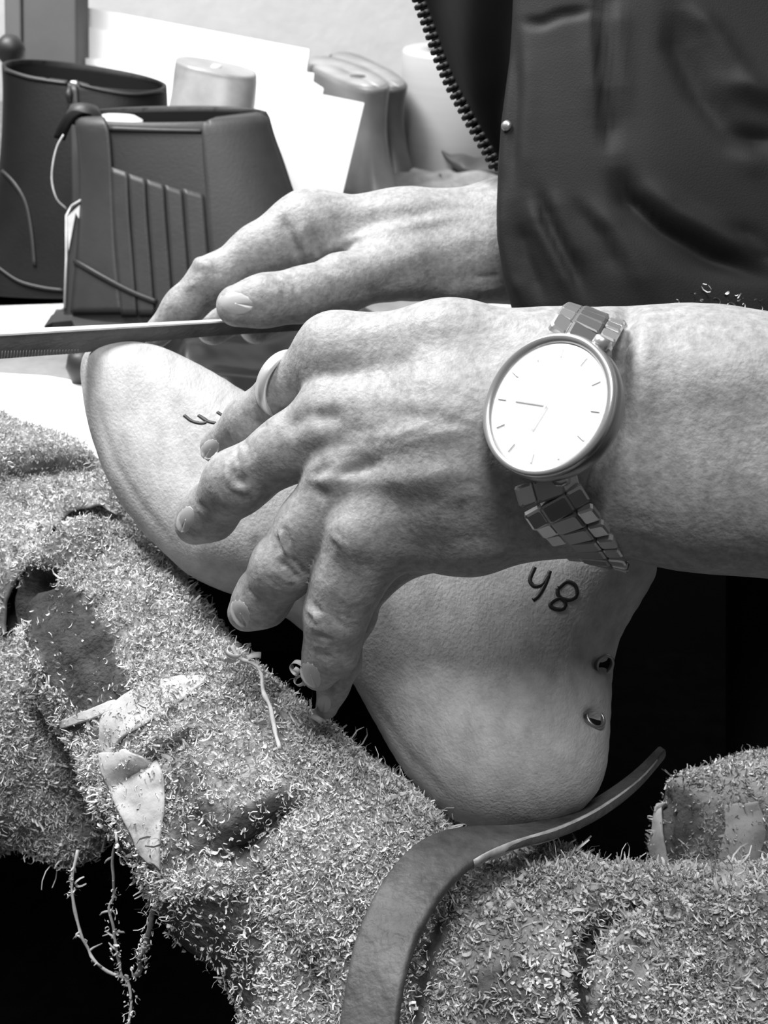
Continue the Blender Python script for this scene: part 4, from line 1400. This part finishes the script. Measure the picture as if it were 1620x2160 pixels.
def shavings(name, V, Q, per_mm2, label, seed, group, maxn=14000, region=None, zlim=None, size=1.0):
    r = np.random.default_rng(seed)
    a, b, c, d = V[Q[:, 0]], V[Q[:, 1]], V[Q[:, 2]], V[Q[:, 3]]
    cr_ = np.cross(c - a, d - b) / 2
    ar = np.linalg.norm(cr_, axis=1) + 1e-15
    n = cr_ / ar[:, None]
    cen = (a + b + c + d) / 4
    view = CAM - cen; view /= np.linalg.norm(view, axis=1)[:, None]
    px, py, z = proj(cen)
    ok = ((n * view).sum(1) > -0.15) & (px > -230) & (px < 1700) & (py > (780 if region is None else 0)) & (py < 2320) & (n[:, 2] > -0.55)
    if region is not None: ok &= inpoly(px, py, region)
    wgt = ar * ok * dens(px, py) * np.clip(0.35 + 0.9 * (n[:, 2] + .45), .1, 1)
    wgt *= np.clip(1 + noise(cen, 60, seed + 3, 2) * 1.1, .15, 2)
    tot = wgt.sum() * 1e6
    N = int(min(maxn, tot * per_mm2))
    idx = r.choice(len(Q), N, p=wgt / wgt.sum())
    u, v = r.random((2, N, 1))
    pos = a[idx] * (1 - u) * (1 - v) + b[idx] * u * (1 - v) + c[idx] * u * v + d[idx] * (1 - u) * v
    nn_ = n[idx]
    rv = r.normal(size=(N, 3))
    # tangent frame
    t1 = np.cross(nn_, rv); t1 /= np.linalg.norm(t1, axis=1)[:, None] + 1e-12
    lift = np.abs(r.normal(0, .22, (N, 1)))
    t1 = t1 + nn_ * lift; t1 /= np.linalg.norm(t1, axis=1)[:, None]
    t2 = np.cross(nn_, t1) + nn_ * r.normal(0, .6, (N, 1)); t2 -= (t2 * t1).sum(1)[:, None] * t1; t2 /= np.linalg.norm(t2, axis=1)[:, None] + 1e-12
    t3 = np.cross(t1, t2)
    sw = r.random((N, 1)) < .5
    t2, t3 = np.where(sw, t3, t2), np.where(sw, t2, t3)
    S = 8
    rad = np.exp(r.normal(np.log(.00080 * size), .5, (N, 1))); ang = r.uniform(1.2, 6.0, (N, 1)) 
    big = r.random((N, 1)) < .06
    rad = np.where(big, rad * 2.2, rad)
    wid = np.exp(r.normal(np.log(.00026 * size), .4, (N, 1)))
    pitch = r.normal(0, .0006, (N, 1)) * size
    out = np.zeros((N, S, 2, 3))
    for s_ in range(S):
        th = ang * (s_ / (S - 1)) - ang / 2
        ctr = pos + nn_ * (.0004 + r.random((N, 1)) * .0000) + t1 * np.sin(th) * rad + t3 * (1 - np.cos(th)) * rad + t2 * pitch * (s_ / (S - 1))
        tw = wid * (0.45 + .55 * math.sin(math.pi * (s_ + .6) / (S + .2)))
        out[:, s_, 0] = ctr - t2 * tw
        out[:, s_, 1] = ctr + t2 * tw
    hgt = r.random((N, 1, 1, 1)) ** 2 * .0016
    out += nn_[:, None, None, :] * hgt
    VV = out.reshape(-1, 3)
    base = (np.arange(N) * S * 2)[:, None, None]
    k = np.arange(S - 1)[None, :, None] * 2
    q = np.array([0, 1, 3, 2])[None, None, :]
    QQ = (base + k + q).reshape(-1, 4)
    tone = np.repeat(np.clip(r.normal(.58, .34, N), 0, 1), S * 2)
    o = mk(name, VV, QQ, M['shave'], None, attr={'tone': tone})
    tag(o, label, 'wood shavings', None, 'stuff')
    return o
def addpad(name, label, V, Q, dust, parts=None):
    base = V[V[:, 2].argmin()]
    e = empty(name, (float(V[:, 0].mean()), float(V[:, 1].mean()), float(V[:, 2].min())), label, 'pad', None)
    mk('cloth_cover', V, Q, M['pad'], e, attr={'dust': dust})
    return e

VA, QA, DA = pad((-.26, -.14, .44), (.0, .08, .80), .0022,
    [[(-420, 1010, .56, 170), (-120, 1040, .56, 190), (60, 1110, .57, 190), (240, 1180, .56, 150)], [(-300, 1150, .52, 190), (60, 1240, .535, 150)]],
    .008, [([(16, 1345), (26, 1275), (62, 1228), (118, 1205)], 20, -16), ([(120, 1112), (160, 1090), (225, 1085)], 10, -6), ([(-20, 1008), (60, 992), (140, 980), (230, 985)], 14, -9), ([(-20, 970), (80, 950), (200, 955)], 26, 2.5), ([(25, 1330), (30, 1260), (70, 1210), (110, 1130), (170, 1085), (240, 1090)], 16, -8),
           ([(0, 1260), (35, 1160), (90, 1085), (160, 1045), (230, 1050)], 14, 5)], dust_and_shade, 21, .7)
VB, QB, DB = pad((-.20, -.26, .30), (.09, .02, .62), .0022,
    [[(190, 1240, .505, 138), (255, 1370, .490, 176), (410, 1590, .460, 208), (560, 1770, .440, 246), (730, 1900, .425, 250), (800, 2250, .41, 260)],
     [(640, 1760, .46, 200), (860, 1850, .445, 150), (960, 1960, .43, 150)],
     [(300, 1590, .45, 110), (340, 1720, .435, 110)], [(140, 1300, .50, 100), (180, 1400, .49, 90)]],
    .008, [([(16, 1345), (26, 1275), (62, 1228), (118, 1205)], 20, -16), ([(120, 1112), (160, 1090), (225, 1085)], 10, -6), ([(300, 1560), (430, 1500), (560, 1470)], 8, -3), ([(240, 1640), (340, 1560), (460, 1500)], 12, 3.5), ([(225, 1665), (330, 1600), (420, 1545)], 9, -7),
           ([(455, 1830), (560, 1740), (650, 1675)], 15, -10), ([(430, 1780), (520, 1710), (620, 1650)], 12, 3.5), ([(480, 1595), (600, 1578)], 6, -2.5),
           ([(590, 1940), (650, 2040), (700, 2180)], 14, -9), ([(400, 1700), (430, 1760), (420, 1850)], 14, -8), ([(480, 1640), (560, 1600)], 6, -2), ([(560, 1430), (575, 1500), (590, 1580)], 6, 2),
           ([(560, 1800), (540, 1900), (560, 2050)], 18, -4), ([(360, 1640), (380, 1760), (370, 1860)], 16, -4), ([(70, 1260), (80, 1340), (120, 1430), (170, 1490)], 10, 3),
           ([(640, 1800), (620, 1900), (660, 2040)], 22, 3)], dust_and_shade, 31)
VC, QC, DC = pad((-.28, -.20, .42), (-.06, .02, .66), .0022,
    [[(-260, 1560, .53, 240), (-20, 1560, .52, 228), (110, 1600, .52, 165)], [(150, 1720, .51, 100), (130, 1620, .51, 110)]],
    .008, [([(16, 1345), (26, 1275), (62, 1228), (118, 1205)], 20, -16), ([(120, 1112), (160, 1090), (225, 1085)], 10, -6), ([(-10, 1420), (100, 1500), (200, 1560)], 14, 2.5), ([(60, 1640), (160, 1700)], 16, -3)], dust_and_shade, 41)
VD, QD, DD = pad((.0, -.30, .30), (.22, -.06, .60), .0022,
    [[(900, 2120, .43, 190), (1010, 2060, .42, 220), (1180, 2060, .42, 235), (1450, 2080, .42, 225), (1760, 2080, .42, 240)],
     [(1080, 1960, .44, 150), (1190, 2000, .44, 160)], [(1420, 2010, .44, 165), (1560, 2040, .44, 150), (1760, 2060, .44, 160)]],
    .008, [([(1218, 2230), (1212, 2060), (1245, 1970), (1300, 1925), (1390, 1885)], 17, -15), ([(1260, 2160), (1260, 2060), (1300, 1980), (1380, 1930)], 24, 4.5),
          ([(1160, 2160), (1150, 2040), (1190, 1950)], 24, 3), ([(1060, 1850), (1180, 1860), (1260, 1900)], 16, 3), ([(1460, 2090), (1560, 2040)], 18, -3), ([(1020, 2080), (1100, 2040), (1150, 2080)], 14, -3)], dust_and_shade, 51)
VE, QE, DE = pad((.10, -.17, .40), (.24, -.04, .64), .0022,
    [[(1500, 1740, .50, 112), (1620, 1740, .50, 140), (1760, 1740, .50, 150)], [(1470, 1810, .49, 85), (1640, 1840, .49, 110)]],
    .008, [([(1395, 1640), (1410, 1740), (1420, 1850)], 8, -4), ([(1500, 1760), (1480, 1840)], 10, -3), ([(1570, 1720), (1560, 1860)], 26, 4)], dust_and_shade, 61)
pads = [('padded_roll', 'shavings-covered padded roll under the paper at the far left, topmost of the rolls', VA, QA, DA, 1, 'pale wood shavings lying on the topmost roll, left of the last toe'),
        ('padded_roll', 'thick central padded roll running from the bare dark leather patch down to the strap', VB, QB, DB, 2, 'pale curly wood shavings lying on the thick central roll left of the strap'),
        ('padded_roll', 'padded roll at the left edge, below the torn cloth arch and above the dark gap', VC, QC, DC, 3, 'pale wood shavings lying on the left-edge roll above the dark gap'),
        ('padded_roll', 'wide padded roll with a deep crease, in the lower right corner beside the strap', VD, QD, DD, 4, 'coarse wood shavings lying on the creased lower right roll'),
        ('padded_roll', 'small padded hump with a smooth pale patch at the right edge', VE, QE, DE, 5, 'wood shavings lying on the small hump at the right edge')]
PE = {}
for nm, lb, V_, Q_, D_, sd_, sl_ in pads:
    PE[sd_] = addpad(nm, lb, V_, Q_, D_)
    PE[sd_]['group'] = 'shavings-covered padded rolls'
    shavings('wood_shavings', V_, Q_, {1: 2.8, 2: 1.7, 3: 1.7, 4: 1.3, 5: .8}[sd_], sl_, 100 + sd_, None, {1: 40000, 2: 44000, 3: 24000, 4: 30000, 5: 8000}[sd_], size={1: .62, 2: .92, 3: .88, 4: 1.22, 5: .95}[sd_])
BP = bvh_of((VA, QA), (VB, QB), (VC, QC), (VD, QD), (VE, QE))

# smooth cloth patches on the rolls
def patch(A, B, name, mt, parent, label=None, n=26, m=10, off=.002, th=.0015, lim=.6):
    G, H = drape(BP, A, B, n, m, off, th, lim=lim)
    c = G.reshape(-1, 3)
    G = G + (noise(c, 90, 7, 2) * .0012).reshape(G.shape[:2])[..., None] * -FW
    mb = MB(); mb.slab(G, H)
    o = mb.build(name, mt, parent, sub=1)
    if label: o['label'] = label
    return o
patch([(214, 1585), (218, 1520), (250, 1480), (300, 1450), (380, 1432), (440, 1430)], [(240, 1600), (262, 1560), (310, 1530), (370, 1490), (400, 1470), (440, 1440)], 'cloth_fold', M['palecloth'], PE[2], 'smooth pale cloth fold')
patch([(216, 1590), (226, 1640), (262, 1720), (300, 1790), (340, 1832)], [(290, 1585), (345, 1620), (352, 1700), (348, 1780), (344, 1834)], 'cloth_fold', M['palecloth'], PE[2], 'pale bare cloth tongue', off=.003)
patch([(130, 1520), (190, 1500), (250, 1478)], [(135, 1536), (195, 1520), (250, 1500)], 'cloth_fold', M['palecloth'], PE[2], 'pale frayed strip')
patch([(1530, 1700), (1528, 1760), (1512, 1820), (1506, 1860), (1520, 1880)], [(1600, 1690), (1615, 1740), (1600, 1800), (1575, 1860), (1560, 1885)], 'cloth_fold', M['palecloth'], PE[5], 'smooth pale patch', lim=.62)
patch([(1378, 1700), (1378, 1780), (1380, 1845)], [(1398, 1690), (1404, 1770), (1420, 1850)], 'cloth_fold', M['palecloth'], PE[5], 'pale upright cloth edge', lim=.62)
# torn flap arching over the dark opening
Ga_ = crom([(8, 1345), (18, 1270), (50, 1205), (100, 1130), (155, 1082), (205, 1070), (250, 1090)], 60)
Gb_ = crom([(-50, 1330), (-40, 1210), (0, 1120), (50, 1050), (120, 1005), (190, 1000), (250, 1040)], 60)
G = np.zeros((60, 12, 3))
for i in range(60):
    for j in range(12):
        t = j / 11
        q = Gb_[i] + (Ga_[i] - Gb_[i]) * t
        l_, n_ = hit(BP, *q)
        z_ = (l_ - CAM) @ FW if l_ is not None and (l_ - CAM) @ FW < .6 else .50
        G[i, j] = (*q, z_)
G[..., 2] = blur(G[..., 2], 30) + .002 - .010 * np.linspace(0, 1, 12)[None, :] ** .7
Wf = P(G[..., 0], G[..., 1], G[..., 2])
cW = Wf.reshape(-1, 3)
Wf = Wf + (np.stack([noise(cW, 90, 7, 3), noise(cW, 90, 8, 3), noise(cW, 90, 9, 3)], 1) * .003).reshape(Wf.shape)
mb = MB(); mb.slab(Wf, Wf + FW * .004)
fo = mb.build('torn_flap', M['palecloth'], PE[1], sub=1)
mq = MB(); mq.grid(Wf)
VFl, QFl = np.vstack(mq.V), np.array(mq.F)
nfl = np.cross(VFl[QFl[:, 2]] - VFl[QFl[:, 0]], VFl[QFl[:, 3]] - VFl[QFl[:, 1]])
if (nfl * (CAM - VFl[QFl[:, 0]])).sum() < 0: QFl = QFl[:, ::-1]
shavings('wood_shavings', VFl, QFl, 1.1, 'pale wood shavings clinging to the torn cloth arch over the dark opening', 131, None, 3000)

# ------------------------------------------------------------------ strap
SL = [(700, 2420, .332), (712, 2200, .345), (728, 2090, .352), (745, 2000, .360), (775, 1920, .368), (815, 1850, .378), (860, 1798, .388), (910, 1768, .396), (980, 1757, .402), (1060, 1760, .410), (1140, 1750, .420), (1220, 1722, .432), (1290, 1680, .448), (1340, 1640, .462), (1400, 1580, .485)]
SR = [(840, 2420, .325), (850, 2200, .338), (862, 2090, .345), (888, 2000, .353), (925, 1925, .362), (965, 1872, .372), (1000, 1840, .380), (1050, 1812, .388), (1110, 1790, .396), (1170, 1775, .402), (1225, 1752, .412), (1270, 1728, .422), (1320, 1692, .438), (1360, 1655, .455), (1412, 1590, .480)]
GS, HS = drape(BP, SL, SR, 60, 9, .0035, .0035, zexp=True)
# smooth the strap
for k in range(3): 
    GS[..., k] = blur(GS[..., k], 4); HS[..., k] = blur(HS[..., k], 4)
stp = empty('leather_strap', tuple(GS[0, 4]), 'worn dark leather strap looped over the rolls and under the heel of the last', 'strap')
mb = MB(); mb.slab(GS, HS); mb.build('strap_band', M['leather'], stp, sub=1)
e0 = GS[33:58, 8]; e1_ = e0 + (FW * .002 - UP * .0036)
e1_ = e1_ + UP * (noise(e1_, 260, 4, 2) * .0012)[:, None]
Ge = np.stack([e0, (e0 + e1_) / 2 + (RT * .0004), e1_], 1)
mb = MB(); mb.slab(Ge, Ge + FW * .002)
tag(mb.build('strap_edge', M['strapedge'], stp), 'pale frayed cut edge')

# ------------------------------------------------------------------ loose threads
TH = []
def thread(pts, r, label, fuzz=0, seed=0):
    p = np.array([P(*q) for q in crom(pts, 40)])
    p = p + np.stack([noise(p, 150, seed + i) for i in range(3)], 1) * .0014
    mb = MB(); mb.tube(p, r * (0.7 + .5 * np.abs(noise(p, 300, seed + 9))), 7)
    tq = np.array([f for f in mb.F if len(f) == 4]); tv = np.vstack(mb.V); TH.append((tv, outward(tv, tq)))
    rr = np.random.default_rng(seed + 50)
    for _ in range(fuzz // 5):
        c = p[rr.integers(len(p))]
        d = rr.normal(size=3) * .0012; e = rr.normal(size=3) * .0012
        mb.tube([c, c + d * .6 + e * .5, c + d + e, c + d * .8 + e * 1.8], [.0004, .0005, .0004, .0002], 5)
    o = mb.build('frayed_thread', M['palecloth'])
    tag(o, label, 'thread')
    return o
thread([(160, 1790, .47), (150, 1880, .47), (165, 1960, .47), (185, 2010, .47), (225, 2045, .47), (262, 2065, .468), (272, 2110, .466), (274, 2200, .466)], .0007, 'frayed thread with clumps of dust, leftmost over the black gap', 70, 1)
thread([(352, 1800, .42), (335, 1860, .42), (322, 1930, .425), (308, 1990, .44), (290, 2060, .458)], .0011, 'straight pale thread hanging from the cloth tongue over the black gap', 25, 2)
thread([(240, 1780, .46), (235, 1900, .46), (245, 2000, .465), (262, 2070, .468)], .0006, 'thin dusty thread between the other two over the black gap', 30, 3)
thread([(484, 1360, .425), (500, 1385, .423), (530, 1400, .422), (552, 1420, .42), (565, 1470, .415), (580, 1520, .41), (590, 1580, .40)], .0009, 'dark dusty thread trailing down the central roll from a curl of shavings', 12, 4)

tv = []; tq = []; n0 = 0
for v_, q__ in TH[:3]:
    tv.append(v_); tq.append(q__ + n0); n0 += len(v_)
tv = np.vstack(tv); tq = np.vstack(tq)
keep = r_keep = noise((tv[tq[:, 0]] + 3), 55, 4) > -0.15
o = shavings('wood_shavings', tv, tq[keep], .9, 'dusty shavings clinging to the threads that hang over the black gap', 140, None, 900, size=.8)
# curls of shaving caught on the index fingertip and at the thumb
def curl(label, c, z, r, turns, seed, w_=.0010):
    rr = np.random.default_rng(seed)
    c0 = P(c[0], c[1], z)
    ts = np.linspace(0, turns * 2 * math.pi, 60)
    a = rr.normal(size=3); a /= np.linalg.norm(a); b = np.cross(a, rr.normal(size=3)); b /= np.linalg.norm(b); ccx = np.cross(a, b)
    pth = np.array([c0 + r * (1 - .4 * k / 60) * (math.cos(t) * b + math.sin(t) * ccx) + a * (k / 60) * r * 1.4 for k, t in enumerate(ts)])
    G = np.stack([pth - a * w_, pth + a * w_], 1)
    dd_ = pth - c0
    mb = MB(); mb.slab(G, G + (dd_ / (np.linalg.norm(dd_, axis=1)[:, None]))[:, None, :] * .00015)
    o = mb.build('shaving_curl', M['lining'])
    tag(o, label, 'shaving curl', 'loose shaving curls')
curl('curled shaving clinging left of the lowest fingertip', (632, 1402), .412, .0026, 1.4, 5)
curl('curled shaving just under the lowest fingernail', (630, 1432), .412, .0022, 1.2, 6)
curl('curled shaving stuck on the tip of the thumb', (676, 1506), .424, .0026, 1.5, 8)
curl('curled shaving standing on the crest of the central roll', (495, 1372), .424, .0028, 1.3, 9)
curl('curled shaving on the central roll edge nearest the black gap', (538, 1392), .423, .0024, 1.1, 12)
curl('ring-shaped shaving at the top of the central roll left of the last', (257, 1246), .470, .0032, 1.0, 14, .0005)

shavings('wood_shavings', Vj, Qj, 1.0, 'sparse shavings caught on the dark jacket hem just above the near forearm', 150, None, 36, region=[(1320, 640), (1380, 625), (1500, 612), (1600, 625), (1640, 680), (1300, 680)], size=1.0)
